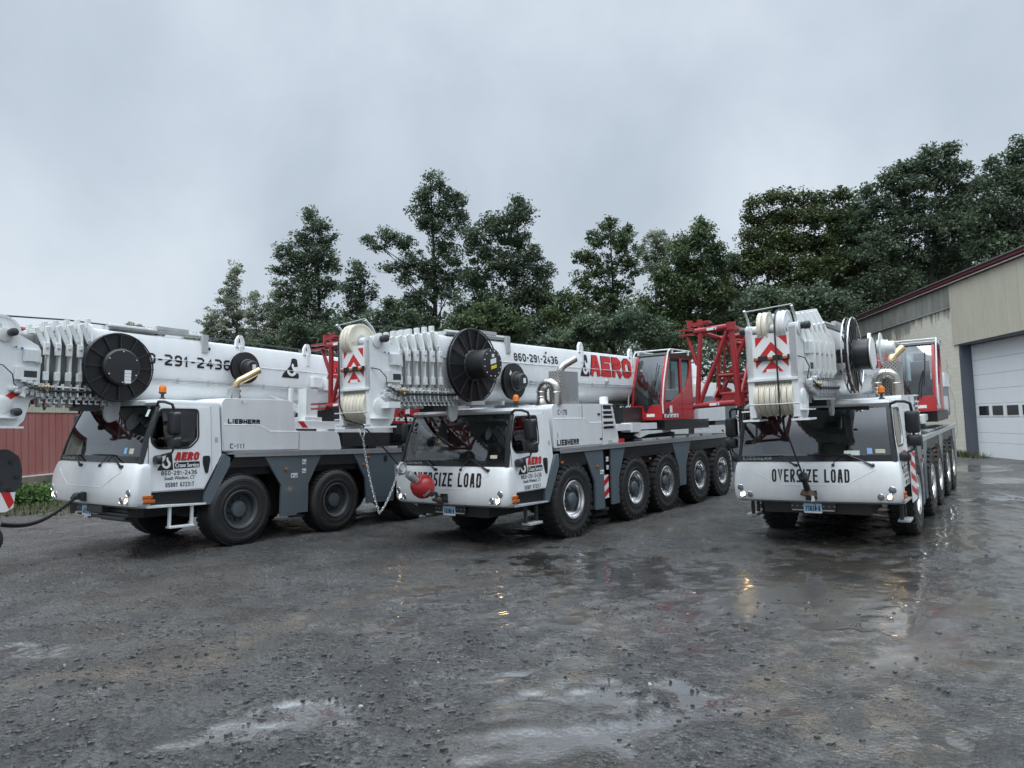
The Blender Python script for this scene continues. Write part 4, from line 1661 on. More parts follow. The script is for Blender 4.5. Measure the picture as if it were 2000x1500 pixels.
    t.prism([(1.54, 1.86), (1.60, 1.86), (1.60, 1.95), (1.54, 1.95)], fside(1), .001, .003)
    t.build('cab_decal', cabo)
    # front lettering
    if o.get('oversize'):
        t = MB('blackf')
        u0, u1, v0, v1 = o['oversize']
        t.block('OVERSIZE LOAD', fnose(.0035), u0, u1, v0, v1, .032 * (u1 - u0) / 1.32, gap=.33, cut=(1.1, 1.3, 1.44))
        t.build('front_lettering', cabo)
    # lamps
    for sg in (-1, 1):
        for x, z, on, r in ((1.285, 1.055, 0, .052), (1.235, .935, 1, .050), (1.105, .935, 0, .048)):
            c = Vector(fnose(.0)(sg * x, z, 0))
            n = Vector((sg * .25 * (x - .9), -1, 0)).normalized()
            h = MB('chrome', 'black', 'lamp_on' if on else 'lens')
            h.m(0).lathe(c, n, [(r * 1.16, -.01), (r * 1.16, .007), (r * 1.05, .012), (r * .98, .006), (r * .80, -.004)], 20, caps=False)
            if on:
                h.m(0).lathe(c, n, [(r * .98, .002), (r * .80, .006), (r * .60, .008)], 20, caps=False)
                h.m(2).lathe(c, n, [(r * .60, .008), (r * .35, .012), (0, .014)], 20, caps=False)
            else:
                h.m(2).lathe(c, n, [(r * .98, .002), (r * .80, .008), (r * .45, .014), (0, .016)], 20, caps=False)
            h.build('headlight', cabo)
        a = MB('amber', 'black')
        a.box((sg * 1.425, .30, .985), (.05, .16, .055))
        a.box((sg * 1.43, .33, .915), (.05, .18, .055))
        a.m(1).box((sg * 1.405, .31, .95), (.04, .15, .15))
        a.build('indicator_lamp', cabo, bevel=.008)
    # wipers
    for pv, el, b0, b1 in (((-.24, 1.47), (-.55, 1.635), (-1.16, 1.615), (-.50, 1.635)), ((1.01, 1.47), (.58, 1.665), (-.06, 1.655), (.66, 1.650))):
        w = MB('black')

        def wp(x, z, off):
            if z < 1.53:
                return (x, ynose(x / 1.42) + nprof(z) - off, z)
            t_ = (z - 1.53) / .96
            return wsurf(x / (1.352 - .09 * t_), t_, off)
        w.lathe(Vector(wp(*pv, .0)), (0, -1, .3), [(.028, -.01), (.028, .03), (.015, .04), (0, .042)], 12, caps=False)
        w.pipe([wp(*pv, .035), wp(pv[0] * .75 + el[0] * .25, pv[1] * .75 + el[1] * .25, .045), wp(*el, .04)], .013, 6, [.022, .016, .011])
        w.pipe([wp(b0[0] + (b1[0] - b0[0]) * k / 6, b0[1] + (b1[1] - b0[1]) * k / 6, .022) for k in range(7)], .009, 6)
        w.pipe([wp(b0[0] + (b1[0] - b0[0]) * k / 4, b0[1] + (b1[1] - b0[1]) * k / 4 + .012, .035) for k in range(1, 5)], .006, 5)
        if pv[0] > 0:
            w.lathe(Vector(wp(.38, 1.475, .0)), (0, -1, .3), [(.026, -.01), (.026, .03), (0, .035)], 10, caps=False)
            w.pipe([wp(.38, 1.475, .03), wp(.40, 1.56, .04), wp(.50, 1.645, .04), wp(.58, 1.665, .04)], .008, 6)
        w.build('wiper', cabo)
    # mirrors
    for sg in (-1, 1):
        q = MB('black')
        q.pipe([(sg * 1.27, .50, 2.50), (sg * 1.38, .46, 2.545), (sg * 1.50, .50, 2.54), (sg * 1.575, .58, 2.50), (sg * 1.59, .62, 2.38)], .024, 8)
        q.loft([[Vector((sg * (1.585 + u), .62 + y_, 2.18 + v)) for u, v in rrect(-.115 + e, .115 - e, -.195 + e, .195 - e, .05)] for y_, e in ((-.075, .05), (-.055, .015), (.0, 0), (.05, 0), (.055, .012))])
        q.loft([[Vector((sg * (1.60 + u), .62 + y_, 1.86 + v)) for u, v in rrect(-.12 + e, .12 - e, -.10 + e, .10 - e, .045)] for y_, e in ((-.075, .05), (-.055, .015), (.0, 0), (.05, 0), (.055, .012))])
        q.tube((sg * 1.595, .62, 2.0), (sg * 1.595, .62, 1.93), .02)
        q.pipe([(sg * 1.595, .62, 1.77), (sg * 1.58, .60, 1.70), (sg * 1.50, .50, 1.665), (sg * 1.42, .44, 1.63)], .018, 7)
        q.loft([[Vector((sg * (1.455 + u * e), .43 + y_, 1.585 + v * e)) for u, v in rrect(-.10, .10, -.075, .075, .06)] for y_, e in ((-.05, .4), (-.035, .8), (0, 1), (.03, 1))])
        q.build('mirror', cabo)
    if ci == 0:
        q = MB('black')
        q.pipe([(-1.0, .62, 2.63), (-1.2, .2, 2.63), (-1.28, -.06, 2.60)], .017, 7)
        q.lathe((-1.28, -.10, 2.56), (.3, .9, -.35), [(.0, -.05), (.08, -.04), (.135, 0), (.135, .02), (0, .025)], 20, caps=False)
        q.build('mirror', cabo)
    # steps
    for sg in (-1, 1):
        stp = MB('whitem' if ci == 0 else 'galv', 'dark')
        stp.prism([(.30, .80), (1.34, .785), (1.36, .815), (.30, .85)], lambda u, v, w: (sg * (1.20 + w), u, v), -.12, .23)
        if ci == 0:
            for y in (.72, 1.12):
                stp.box((sg * 1.37, y, .62), (.05, .045, .34))
            stp.box((sg * 1.37, .92, .455), (.14, .44, .035))
        else:
            stp.m(1)
            for y in (.78, 1.12):
                stp.box((sg * 1.30, y, .60), (.06, .05, .40))
            stp.m(0).box((sg * 1.33, .95, .44), (.20, .40, .045))
            stp.m(0)
        stp.build('step', root, bevel=.006)
    # number plate with its bracket, tow coupling
    px = o['plate'][1]
    b = MB('dark', 'galv')
    b.b2(px - .38, px + .38, .13, .16, .67, .80)
    b.m(1).b2(px - .36, px + .36, .11, .135, .655, .672)
    for k in range(9):
        b.m(1).lathe((px - .36 + .09 * k, .13, .735), (0, -1, 0), [(.012, 0), (0, .006)], 6)
    b.build('plate_bracket', root)
    p = MB('whitef', 'plate', 'blackf')
    p.prism(rrect(px - .155, px + .155, .615, .785, .015), fy(.105), 0, .004)
    p.m(1).prism(rrect(px - .150, px + .150, .645, .780, .012), fy(.100), 0, .001)
    p.m(2).block(o['plate'][0], fy(.0975), px - .125, px + .125, .655, .742, .014)
    p.build('number_plate', root)
    b = MB('black', 'dark')
    b.m(0).prism(rrect(-.09, .09, .87, 1.03, .01), fy(.0), -.02, .012)
    b.m(1).tube((-.06, -.06, .95), (.06, -.06, .95), .022)
    b.b2(-.075, -.05, -.09, .0, .90, 1.0).b2(.05, .075, -.09, .0, .90, 1.0)
    b.build('tow_coupling', root)
    if ci == 0:
        b = MB('dark', 'galv', 'black')
        for k, (y, z, l) in enumerate(((.10, .74, .95), (.02, .69, 1.15), (-.05, .64, 1.0), (.06, .60, .8))):
            b.m(k % 2 * 2).box((.62 + .03 * k, y + .12, z), (l, .06, .045), rotm('Z', -.05 + .03 * k))
        b.m(0).b2(-.45, 1.0, .2, .5, .62, .80)
        b.m(0).b2(.0, .5, .05, .2, .70, .82)
        b.m(1).b2(-.5, -.42, .1, .4, .62, .66)
        b.build('folded_tow_frame', root, bevel=.005)
    # roof beacon
    b = MB('dark', 'beacon', 'galv')
    bx_, by_ = o['beacon']
    b.lathe((bx_, by_, 2.59), (0, 0, 1), [(.06, 0), (.05, .03), (.025, .05), (.025, .10), (.06, .115), (.062, .135)], 16)
    b.m(1).lathe((bx_, by_, 2.725), (0, 0, 1), [(.060, 0), (.060, .06), (.054, .095), (.035, .12), (0, .128)], 18)
    b.build('beacon', root)

    # ---------------- carrier
    ch = MB('under', 'dark')
    ch.b2(-.55, .55, .5, 12.0, .72, 1.48)
    ch.b2(-1.25, 1.25, 1.7, 12.0, 1.25, zd - .09)
    ch.b2(-.9, .9, .2, 1.4, .60, .85)
    for y in ax:
        ch.tube((-1.0, y, Rt - .02), (1.0, y, Rt - .02), .11, n=10)
        ch.box((0, y, Rt), (.5, .45, .42))
    ch.b2(-.95, .95, ax[0] + .95, ax[1] - .85, .42, 1.4)
    ch.b2(-.95, .95, ax[2] + .85, ax[3] - .85, .42, 1.4)
    ch.build('chassis', root)
    dk = MB('alu', 'grey', 'tread')
    for sg in (-1, 1):
        dk.m(0).b2(sg * 1.345, sg * 1.395, 1.93, 12.2, zd - .10, zd)
        dk.b2(sg * 1.395, sg * 1.402, 1.93, 12.2, zd - .035, zd - .005)
        dk.m(2).b2(sg * .9, sg * 1.345, 1.8, 12.2, zd - .05, zd - .012)
    dk.m(1).b2(-.9, .9, 1.8, 12.2, zd - .08, zd - .016)
    dk.build('deck', root)
    zt = zd - .104
    w1, w2, w3, w4, w5 = ax
    sc = Rt / .745
    for sg in (-1, 1):
        pn = MB('grey', 'black', 'dark')
        F = lambda u, v, w: (sg * (1.372 + w), u, v)
        pn.m(0)
        # strut from the cab down to the step
        pn.prism([(1.70, 1.66), (1.83, zt), (1.83, 1.45), (1.46, .78), (1.335, .78), (1.335, .98)], F, -.06, .012)
        pn.prism([(w1 + .50, zt), (w1 + .90, 1.02), (w1 + .90, .42), (w1 + 1.28, .42), (w1 + 1.28, zt)], F, -.05, 0)
        e = min(w2 - .72, w1 + 1.9)
        pn.prism([(e - .28, zt), (w2 - .40, zt), (w2 - .72, 1.02), (w2 - .72, .46), (e - .28, .46)] if e - .28 < w2 - .74 else [(w2 - .75, zt), (w2 - .4, zt), (w2 - .72, .46)], F, -.05, 0)
        if ci == 0:
            pn.prism([(w2 + .50, zt), (w2 + .86, 1.05), (w2 + .92, .50), (w3 - .85, .50), (w3 - .8, 1.0), (w3 - .5, zt)], F, -.05, 0)
            pn.prism(rrect(w2 + 1.10, w2 + 1.75, .60, 1.18, .01), F, 0, .008)
            pn.m(1).prism(rrect(w2 + 1.42, w2 + 1.52, 1.40, 1.53, .03), F, 0, .01)
        else:
            pn.prism([(w3 + .45, zt), (w3 + .80, 1.05), (w3 + .84, .55), (w4 - .84, .55), (w4 - .80, 1.05), (w4 - .45, zt)], F, -.05, 0)
            pn.prism([(w5 + .6, zt), (w5 + .95, 1.05), (w5 + 1.0, .6), (w5 + 1.7, .6), (w5 + 1.7, zt)], F, -.05, 0)
        pn.m(1)
        pn.prism([(1.95, zt), (w1 + .55, zt), (w1 + .80, 1.40), (1.80, 1.40)], F, -.03, -.012)
        if ci == 0:
            pn.prism([(w2 - .5, zt), (w2 + .55, zt), (w2 + .8, 1.38), (w2 - .75, 1.38)], F, -.03, -.012)
        else:
            pn.prism([(w2 - .45, zt), (w3 + .50, zt), (w3 + .75, 1.42), (w2 - .65, 1.42)], F, -.03, -.012)
            pn.prism([(w4 - .45, zt), (w5 + .62, zt), (w5 + .85, 1.42), (w4 - .65, 1.42)], F, -.03, -.012)
        for yy in (1.46, 1.50, 1.54):                      # ribs of the plastic arch
            pn.tube(F(1.90, yy, -.012), F(w1 + .62, yy, -.012), .006, n=5)
        pn.m(2).tube((sg * 1.18, w1 + 1.43, .40), (sg * 1.18, w1 + 1.43, 1.5), .105, n=14)
        pn.tube((sg * 1.18, w1 + 1.43, .36), (sg * 1.18, w1 + 1.43, .41), .17, n=14)
        pn.build('side_panel', root, bevel=.006)
    for sg in (-1, 1):
        a = MB('whitef', 'redf')
        y0, y1, z0, z1 = w1 + 1.30, w1 + 1.51, .62, 1.12
        if ci == 0:
            y1 = min(y1, w2 - .78)
        F = lambda u, v, w: (sg * (1.345 + w), u, v)
        a.prism([(y0, z0), (y1, z0), (y1, z1), (y0, z1)], F, 0, .004)
        h = (z1 - z0) / 4
        a.m(1)
        fl = -1 if ci == 0 else 1
        for k in (0, 2):
            zb = z0 + h * k + (.0 if fl > 0 else h * .9)
            q = [(y0, zb), (y1, zb + fl * h * .9), (y1, min(z1, zb + fl * h * .9 + h)), (y0, min(z1, zb + h))]
            a.prism(q, F, .0041, .006)
        a.build('outrigger_marker', root)
        am = MB('amber')
        for y, z in ((w1 + 1.0, 1.33), (w1 - .35 if ci else w2 + .93, 1.50), (w2 + .8, 1.35), (w4 - .6, 1.38)):
            am.box((sg * 1.385, y, z), (.03, .075, .045))
        am.build('side_lamp', root, bevel=.006)
        dc = MB('whitef', 'blackf')
        for y, z, a_, b_ in ((w1 + 1.20, 1.20, .16, .09), (w1 + 1.44, 1.28, .10, .09), (w1 + 1.44, 1.46, .10, .10)):
            F = lambda u, v, w: (sg * (1.374 + w), u, v)
            dc.m(0).prism([(y - a_ / 2, z - b_ / 2), (y + a_ / 2, z - b_ / 2), (y + a_ / 2, z + b_ / 2), (y - a_ / 2, z + b_ / 2)], F, 0, .002)
            dc.m(1).prism([(y - a_ * .35, z - b_ * .25), (y - a_ * .05, z), (y - a_ * .35, z + b_ * .25)], F, .002, .003)
            dc.prism([(y + a_ * .05, z - b_ * .3), (y + a_ * .4, z - b_ * .3), (y + a_ * .3, z + b_ * .1)], F, .002, .003)
        dc.build('warning_decal', root)
    if ci == 2:                                             # big striped board beside the wheel
        a = MB('whitef', 'redf')
        F = lambda u, v, w: (1.435 + w, u, v)
        y0, y1, z0, z1 = 1.15, 1.78, .72, 1.64
        a.prism([(y0, z0), (y1, z0), (y1, z1), (y0, z1)], F, 0, .012)
        a.m(1)
        for k in range(4):
            zz = z0 + .05 + .235 * k
            a.prism([(y0, zz + .16), (y0, zz + .27), (y1, min(z1, zz + .11)), (y1, zz)] if zz + .27 < z1 else [(y0, zz + .16), (y0, z1), (y1, zz + .11), (y1, zz)], F, .0121, .014)
        a.build('marker_board', root)

    # ---------------- wheels
    tyre, rim, hub = wheel_meshes(Rt, o['style'])
    for y in ax:
        for sg in (-1, 1):
            wl = empty('wheel', root, (sg * 1.405, y, Rt - .012))
            wl.rotation_euler = (random.uniform(0, 6.28) if sg > 0 else 0, 0, 0 if sg > 0 else PI)
            for nm, me in (('tyre', tyre), ('rim', rim), ('hub', hub)):
                q = bpy.data.objects.new(nm, me)
                COL.objects.link(q)
                q.parent = wl

    # ---------------- engine cover
    ec = MB('white', 'dark', 'black')
    if ci == 0:
        prof = [(1.72, zd), (1.69, 2.58), (1.75, 2.66), (3.18, 2.68), (3.27, 2.60), (3.36, 2.075), (4.42, 2.07), (4.50, 1.99), (4.58, zd)]
        low = [(1.745, zd + .02), (1.735, 2.175), (2.50, 2.17), (2.72, 2.055), (3.42, 2.05), (3.42, zd + .02)]
        seams = [(3.44, zd + .02, 2.05)]
        crease = [(1.735, 2.18), (2.50, 2.175), (2.72, 2.06), (3.42, 2.055)]
    else:
        prof = [(1.80, zd), (1.78, 2.58), (1.84, 2.66), (4.10, 2.67), (4.20, 2.60), (4.42, 1.9), (4.43, zd)]
        low = [(1.83, zd + .02), (1.83, 2.36), (3.00, 2.35), (3.14, 2.255), (3.68, 2.25), (3.68, zd + .02)]
        seams = [(2.90, zd + .03, 2.64), (3.70, zd + .03, 2.64)]
        crease = [(1.83, 2.365), (3.0, 2.355), (3.14, 2.26), (3.70, 2.255)]
    ec.prism(rounded(prof, .05, 3), lambda u, v, w: (w, u, v), -1.29, 1.29)
    for sg in (-1, 1):
        F = lambda u, v, w: (sg * (1.29 + w), u, v)
        ec.m(0).prism(low, F, -.01, .012)
        for a, b in zip(crease[:-1], crease[1:]):
            ec.tube(F(*a, .006), F(*b, .006), .010, n=6)
        ec.m(1)
        for y, za, zb in seams:
            ec.tube(F(y, za, .002), F(y, zb, .002), .0055, n=4)
        if ci:
            for za, zb in ((2.545, 2.635), (2.44, 2.505), (2.345, 2.405), (2.215, 2.275), (2.115, 2.175)):
                r_ = .22 * (2.6 - zb)
                ec.m(2).prism([(3.78, za), (4.13 + r_, za), (4.11 + r_, zb), (3.78, zb)], F, -.005, .004)
                ec.m(0).b2(sg * 1.285, sg * 1.325, 3.75, 4.16 + r_, zb, zb + .028)
            for y, z in ((3.58, 2.44), (3.62, 1.90)):
                ec.m(2).prism(rrect(y - .05, y + .05, z - .022, z + .022, .005), F, .0, .014)
    eo = ec.build('engine_cover', root, bevel=.012)
    F = lambda u, v, w: (1.303 + w, u, v)
    G = lambda u, v, w: (1.292 + w, u, v)
    t = MB('blackf')
    if ci == 0:
        t.block('LIEBHERR', G, 1.82, 2.51, 2.195, 2.285, .026, gap=.13)
    else:
        t.block('LIEBHERR', F, 1.90, 2.72, zd + .045, zd + .165, .034, gap=.13)
    t.build('maker_lettering', eo)
    if ci < 2:
        t = MB('blackf')
        if ci == 0:
            t.block('C-111', F, 1.87, 2.18, 1.745, 1.835, .018)
        else:
            t.block('C-175', G, 1.98, 2.32, 2.445, 2.545, .020)
        t.build('fleet_number', eo)
    for P in ([(2.08, 2.58, 2.20, 2.645)] if ci == 0 else [(1.90, 1.98, 2.04, 2.11), (2.78, 2.54, 2.85, 2.62), (3.95, zd + .02, 4.35, zd + .10)]):
        t = MB('whitef', 'galv')
        FF = F if P[3] < 2.2 and P[0] < 3 else (lambda u, v, w: (1.297 + w, u, v)) if P[0] > 3 else G
        t.prism([(P[0], P[1]), (P[2], P[1]), (P[2], P[3]), (P[0], P[3])], FF, 0, .002)
        t.m(1).prism([(P[0] + .01, P[1] + .01), (P[0] * .6 + P[2] * .4, P[1] + .01), (P[0] * .6 + P[2] * .4, P[3] - .02), (P[0] + .01, P[3] - .02)], FF, .002, .003)
        t.build('warning_decal', eo)

    # ---------------- exhaust
    if ci == 0:
        ex = MB('rustpipe', 'heat', 'galv')
        ex.lathe((.95, 2.2, 2.64), (0, 0, 1), [(.085, 0), (.085, .05), (.10, .055), (.10, .10), (.085, .105), (.085, .16), (.10, .165), (.10, .20), (.075, .22), (.075, .26)], 16)
        ex.m(1).pipe([(.95, 2.2, 2.86), (.95, 2.21, 2.95), (.98, 2.26, 3.02), (1.02, 2.36, 3.08), (1.12, 2.60, 3.24)], .07, 14)
        ex.m(2).prism([(1.92, 2.66), (2.02, 2.66), (2.10, 2.92), (1.95, 2.84)], lambda u, v, w: (1.05 + w, u, v), 0, .01)
        for k in range(6):
            ex.b2(1.06, 1.075, 2.06 + .025 * k, 2.072 + .025 * k, 2.66, 2.88)
        ex.build('exhaust_stack', root)
    else:
        ex = MB('stain', 'heat' if ci == 2 else 'stain', 'dark')
        X0 = .88 if ci == 2 else .92
        ex.lathe((X0, 1.98, 2.60), (0, 0, 1), [(.15, 0), (.15, .06), (.16, .065), (.16, .085), (.115, .16), (.105, .19)], 18)
        ex.pipe([(X0, 1.98, 2.76), (X0, 1.98, 2.94), (X0 + .035, 1.99, 3.03), (X0 + .11, 2.0, 3.09), (X0 + .20, 2.02, 3.09), (X0 + .28, 2.04, 3.03), (X0 + .31, 2.05, 2.94), (X0 + .31, 2.05, 2.66)], .105, 18)
        for p, d in (((X0, 1.98, 2.82), (0, 0, 1)), ((X0, 1.98, 2.92), (0, 0, 1)), ((X0 + .155, 2.01, 3.095), (1, .1, 0)), ((X0 + .31, 2.05, 2.90), (0, 0, 1))):
            ex.torus(p, d, .106, .010, 20, 6)
        ex.m(1)
        tx_, ty_ = X0 + .22, 2.36
        ex.pipe([(tx_, ty_, 3.28), (tx_, ty_ + .01, 3.38), (tx_ + .03, ty_ + .07, 3.45), (tx_ + .08, ty_ + .17, 3.51), (tx_ + .15, ty_ + .34, 3.60)], .075, 16)
        eo2 = ex.build('exhaust_stack', root)
        hs = MB('perf', 'galv', 'dark')
        x0, x1 = X0 + .07, X0 + .34
        hs.m(0).b2(x0, x1, 2.15, 2.17, 2.66, 3.34)
        hs.m(1).b2(x0, x1, 2.82, 2.84, 2.66, 3.34)
        hs.b2(x0, x1, 2.17, 2.82, 3.325, 3.335)
        for k in range(34):
            hs.m(1).b2(x1 - .012, x1, 2.172, 2.818, 2.67 + .0193 * k, 2.683 + .0193 * k)
            hs.b2(x0, x0 + .012, 2.172, 2.818, 2.67 + .0193 * k, 2.683 + .0193 * k)
        hs.m(2).b2(x0 + .02, x1 - .02, 2.19, 2.80, 2.66, 3.32)
        hs.build('heat_shield', eo2)

    # ---------------- boom
    yb0 = o['ring0']
    bo = MB('white', 'galv', 'black')
    NB = 30
    bo.loft([bring(yb0, 1, dz), bring(3.0, 1, dz), bring(11.2, 1, dz)])
    bo.m(0).b2(.492, .512, yb0 + .1, 11, 3.525 + dz, 3.535 + dz)
    bo.b2(-.512, -.492, yb0 + .1, 11, 3.525 + dz, 3.535 + dz)
    bo.m(1)
    for sg in (-1, 1):
        for z in (3.12, 3.17):
            bo.tube((sg * .522, yb0 + .6, z + dz), (sg * .522, 8.5, z + dz), .011, n=6)
        for k in range(12):
            bo.box((sg * .51, yb0 + .9 + k * .62, 3.145 + dz), (.04, .03, .10))
    # walkway bars on top, lifting lugs
    bo.m(1).b2(.10, .34, yb0 + .35, yb0 + 1.15, 3.96 + dz, 4.05 + dz)
    bo.tube((.38, yb0 + .3, 4.02 + dz), (.40, yb0 + 2.05, 4.03 + dz), .045, n=8)
    bo.b2(.36, .44, yb0 + 1.15, yb0 + 1.75, 4.05 + dz, 4.12 + dz)
    bo.b2(.42, .50, yb0 + 2.0, yb0 + 2.12, 3.72 + dz, 4.06 + dz)
    for y in o['lugs']:
        bo.m(0).prism([(y - .10, 3.90 + dz), (y - .09, 4.05 + dz), (y - .03, 4.14 + dz), (y + .05, 4.14 + dz), (y + .10, 4.02 + dz), (y + .10, 3.90 + dz)], lambda u, v, w: (.40 + w, u, v), 0, .06,
                      holes=[[(y - .04, 3.99 + dz), (y - .03, 4.07 + dz), (y + .03, 4.08 + dz), (y + .05, 3.99 + dz)]])
        bo.b2(.46, .50, y - .04, y + .04, 3.66 + dz, 3.92 + dz)
    bo.m(2).lathe((.482, o['num'][1] - .45, 3.80 + dz), (1, 0, 0), [(.03, 0), (.03, .006), (0, .007)], 12)
    if ci == 0:
        bo.m(0).prism([(3.2, 3.02 + dz), (4.6, 2.72 + dz), (4.6, 2.35), (4.45, 2.30)], lambda u, v, w: (.42 + w, u, v), 0, .05)
        bo.m(0).b2(.5, .62, 4.35, 4.6, 3.2 + dz, 3.42 + dz)
        bo.b2(.5, .66, 4.7, 5.0, 3.15 + dz, 3.40 + dz)
    else:
        bo.m(1).lathe((.5, 5.35, 3.24 + dz), (1, 0, 0), [(.09, 0), (.05, .05), (0, .06)], 12)
    boo = bo.build('boom', root, bevel=.008, ang=25)

    def bx(off):
        return lambda u, v, w: ((.5 - max(0, (v - dz - 3.53)) * .048 / .33) + off + w, u, v)
    t = MB('blackf')
    n0, n1, nz_, nh = o['num']
    t.block('860-291-2436', bx(.006), n0, n1, nz_, nz_ + nh, nh * .19, cut=3.53 + dz)
    t.build('phone_lettering', boo)
    t = MB('blackf', 'whitef')
    h0, h1, hz0, hz1 = o['hook']
    hook_sign(t, bx(.006), h0, h1, hz0, hz1, 0, 0, 1)
    t.build('hook_emblem', boo)
    t = MB('blackf', 'redf')
    a0, a1, az0, az1 = o['aero']
    cut = 3.53 + dz
    t.m(0).block('AERO', bx(.0055), a0 - .035, a1 - .03, az0 + .006, az1 + .018, .150, shear=.10, gap=.13, cut=cut)
    t.m(1).block('AERO', bx(.0085), a0, a1, az0, az1, .132, shear=.10, gap=.17, cut=cut)
    t.build('company_lettering', boo)
    # telescopic sections with their collars
    nr, sp = o['nring'], o['sp']
    sec = MB('greased', 'greasegap' if ci == 0 else 'greased')
    for k in range(nr + 1):
        y0, y1 = yb0 - sp * k, yb0 - sp * (k + 1)
        s_ = .955 - .05 * k
        if k == nr:
            y1 = -1.95 + hy
        sec.m(1).loft([bring(y0 + .02, s_ - .035, dz), bring(y1, s_ - .035, dz)])
    sec.build('boom_sections', boo, ang=25)
    for k in range(nr):
        y = yb0 - sp * k
        s_ = .985 - .05 * k
        c = MB('whitem', 'galv')
        prn = [(p[0], p[2]) for p in bring(y, s_, dz, .065 if ci == 0 else .055)]
        hol = [(p[0], p[2]) for p in bring(y, s_ - .085, dz, .0)]
        c.prism(prn, lambda u, v, w: (u, y + w, v), -.018, .018, holes=[hol])
        for sg in (-1, 1):
            X_ = sg * (.5 * s_ + .055)
            zt_ = 3.34 + .61 * s_ + dz
            lg = o.get('lug', .16)
            c.b2(sg * .30 * s_, sg * (.30 * s_ + .085), y - .035, y + .03, zt_ - .02, zt_ + lg)
            if lg > .2:
                c.prism([(.28 * s_, zt_ + lg - .02), (.40 * s_, zt_ + lg - .04), (.56 * s_ + .08, 3.62 + dz), (.58 * s_ + .06, 3.10 + dz), (.50 * s_, 2.98 + dz), (.50 * s_ + .01, 3.5 + dz)], lambda u, v, w: (sg * u, y + w, v), -.055, -.02)
            c.b2(X_ - sg * .02, X_ + sg * .045, y - .075, y + .005, 3.42 + dz, 3.62 + dz)
            c.b2(X_ - sg * .02, X_ + sg * .035, y - .07, y + .01, 3.02 + dz, 3.16 + dz)
            c.m(1).lathe((X_ + sg * .045, y - .035, 3.54 + dz), (sg, 0, 0), [(.024, 0), (.024, .012), (0, .014)], 8)
            c.m(0).prism([(y - .20, zt_ + .02), (y - .14, zt_ + .05), (y + .0, zt_ - .26), (y - .03, zt_ - .30), (y - .07, zt_ - .28)], lambda u, v, w: (sg * (.46 * s_ + .03) + sg * w, u, v), 0, .03)
            c.m(1).lathe((sg * (.46 * s_ + .06), y - .03, zt_ - .24), (sg, 0, 0), [(.035, 0), (.030, .014), (0, .016)], 10)
            c.m(0).b2(sg * .16, sg * .24, y - .04, y + .03, 2.62 + dz, 2.74 + dz)
        c.build('boom_collar', boo, bevel=.008)
    # hoses, clips and hydraulic fittings below the collars
    hs = MB('galv', 'black', 'brass', 'whitef', 'whitem')
    ya, yb = yb0 - sp * (nr - .2), yb0 + .35
    rg = random.Random(ci + 5)
    for sg in (1,):
        hs.m(4).tube((.52, ya - .1, 2.93 + dz), (.52, yb, 2.90 + dz), .016, n=6)
        hs.m(0).tube((.50, ya, 2.80 + dz), (.50, yb - .1, 2.78 + dz), .013, n=6)
        hs.m(1).tube((.55, ya + .1, 2.86 + dz), (.55, yb + .1, 2.855 + dz), .022, n=7)
        k = 0
        y = ya
        while y < yb:
            hs.m(4 if k % 2 else 0).box((.52, y, 2.87 + dz), (.07, .022, .20))
            hs.m(0).box((.47, y + .05, 2.75 + dz), (.10, .06, .05))
            hs.m(0).tube((.30, y, 2.70 + dz), (.50, y, 2.78 + dz), .02, n=6)
            hs.m(4).prism([(y, 2.66 + dz), (y + .06, 2.66 + dz), (y + .06, 2.68 + dz), (y + .02, 2.68 + dz), (y + .02, 2.72 + dz), (y + .06, 2.72 + dz), (y + .06, 2.74 + dz), (y, 2.74 + dz)], lambda u, v, w: (.47 + w, u, v), 0, .03)
            y += .085 + rg.random() * .03
            k += 1
        for j in range(5):
            hs.m(2).lathe((.56, ya - .05 + .045 * j, 2.91 + dz), (0, 1, 0), [(.02, 0), (.026, .01), (.02, .025), (.0, .03)], 8)
        for z in (2.90, 2.80):
            hs.m(3).lathe((.56, yb + .02, z + dz), (.9, .3, 0), [(.02, -.08), (.02, 0), (.045, .01), (.045, .03), (.015, .035), (0, .035)], 12)
        for j in range(4):
            p0 = Vector((.52, ya - .25 + .08 * j, 2.98 - .02 * j + dz))
            hs.m(1).pipe([p0, p0 + Vector((.05, .03, -.05)), p0 + Vector((.06, .09, -.10)), p0 + Vector((.02, .15, -.08))], .010, 5)
            hs.m(4).box(p0 + Vector((0, .02, .02)), (.05, .07, .05))
            hs.m(0).box(p0 + Vector((.0, -.03, -.14)), (.06, .05, .06))
    hs.m(0).b2(.1, .95, yb0 + .62, yb0 + .70, 2.66 + dz, 2.73 + dz)
    hs.b2(.1, 1.0, yb0 + 1.15, yb0 + 1.22, 2.66 + dz, 2.73 + dz)
    hs.m(1).b2(.1, .46, yb0 - .12, yb0 + .2, 2.56 + dz, 2.74 + dz)
    hs.m(0).prism(rounded([(yb0 + .25, 2.74 + dz), (yb0 + .55, 2.74 + dz), (yb0 + .50, 2.42 + dz), (yb0 + .35, 2.36 + dz), (yb0 + .28, 2.45 + dz)], .05), lambda u, v, w: (.40 + w, u, v), 0, .05)
    hs.build('hose_guides', boo)

    # ---------------- boom head
    hd = MB('white', 'whitem', 'dark', 'galv')
    y0 = -2.14 + hy
    D = lambda y, z: (y + hy, z + dz + o['hz'])
    plate = [D(-2.14, 3.72), D(-2.08, 3.80), D(-1.94, 3.83), D(-1.50, 3.60), D(-1.46, 3.52), D(-1.46, 2.80), D(-1.58, 2.74), D(-1.66, 2.42), D(-1.74, 2.33), D(-2.14, 2.33)]
    hxo = .06
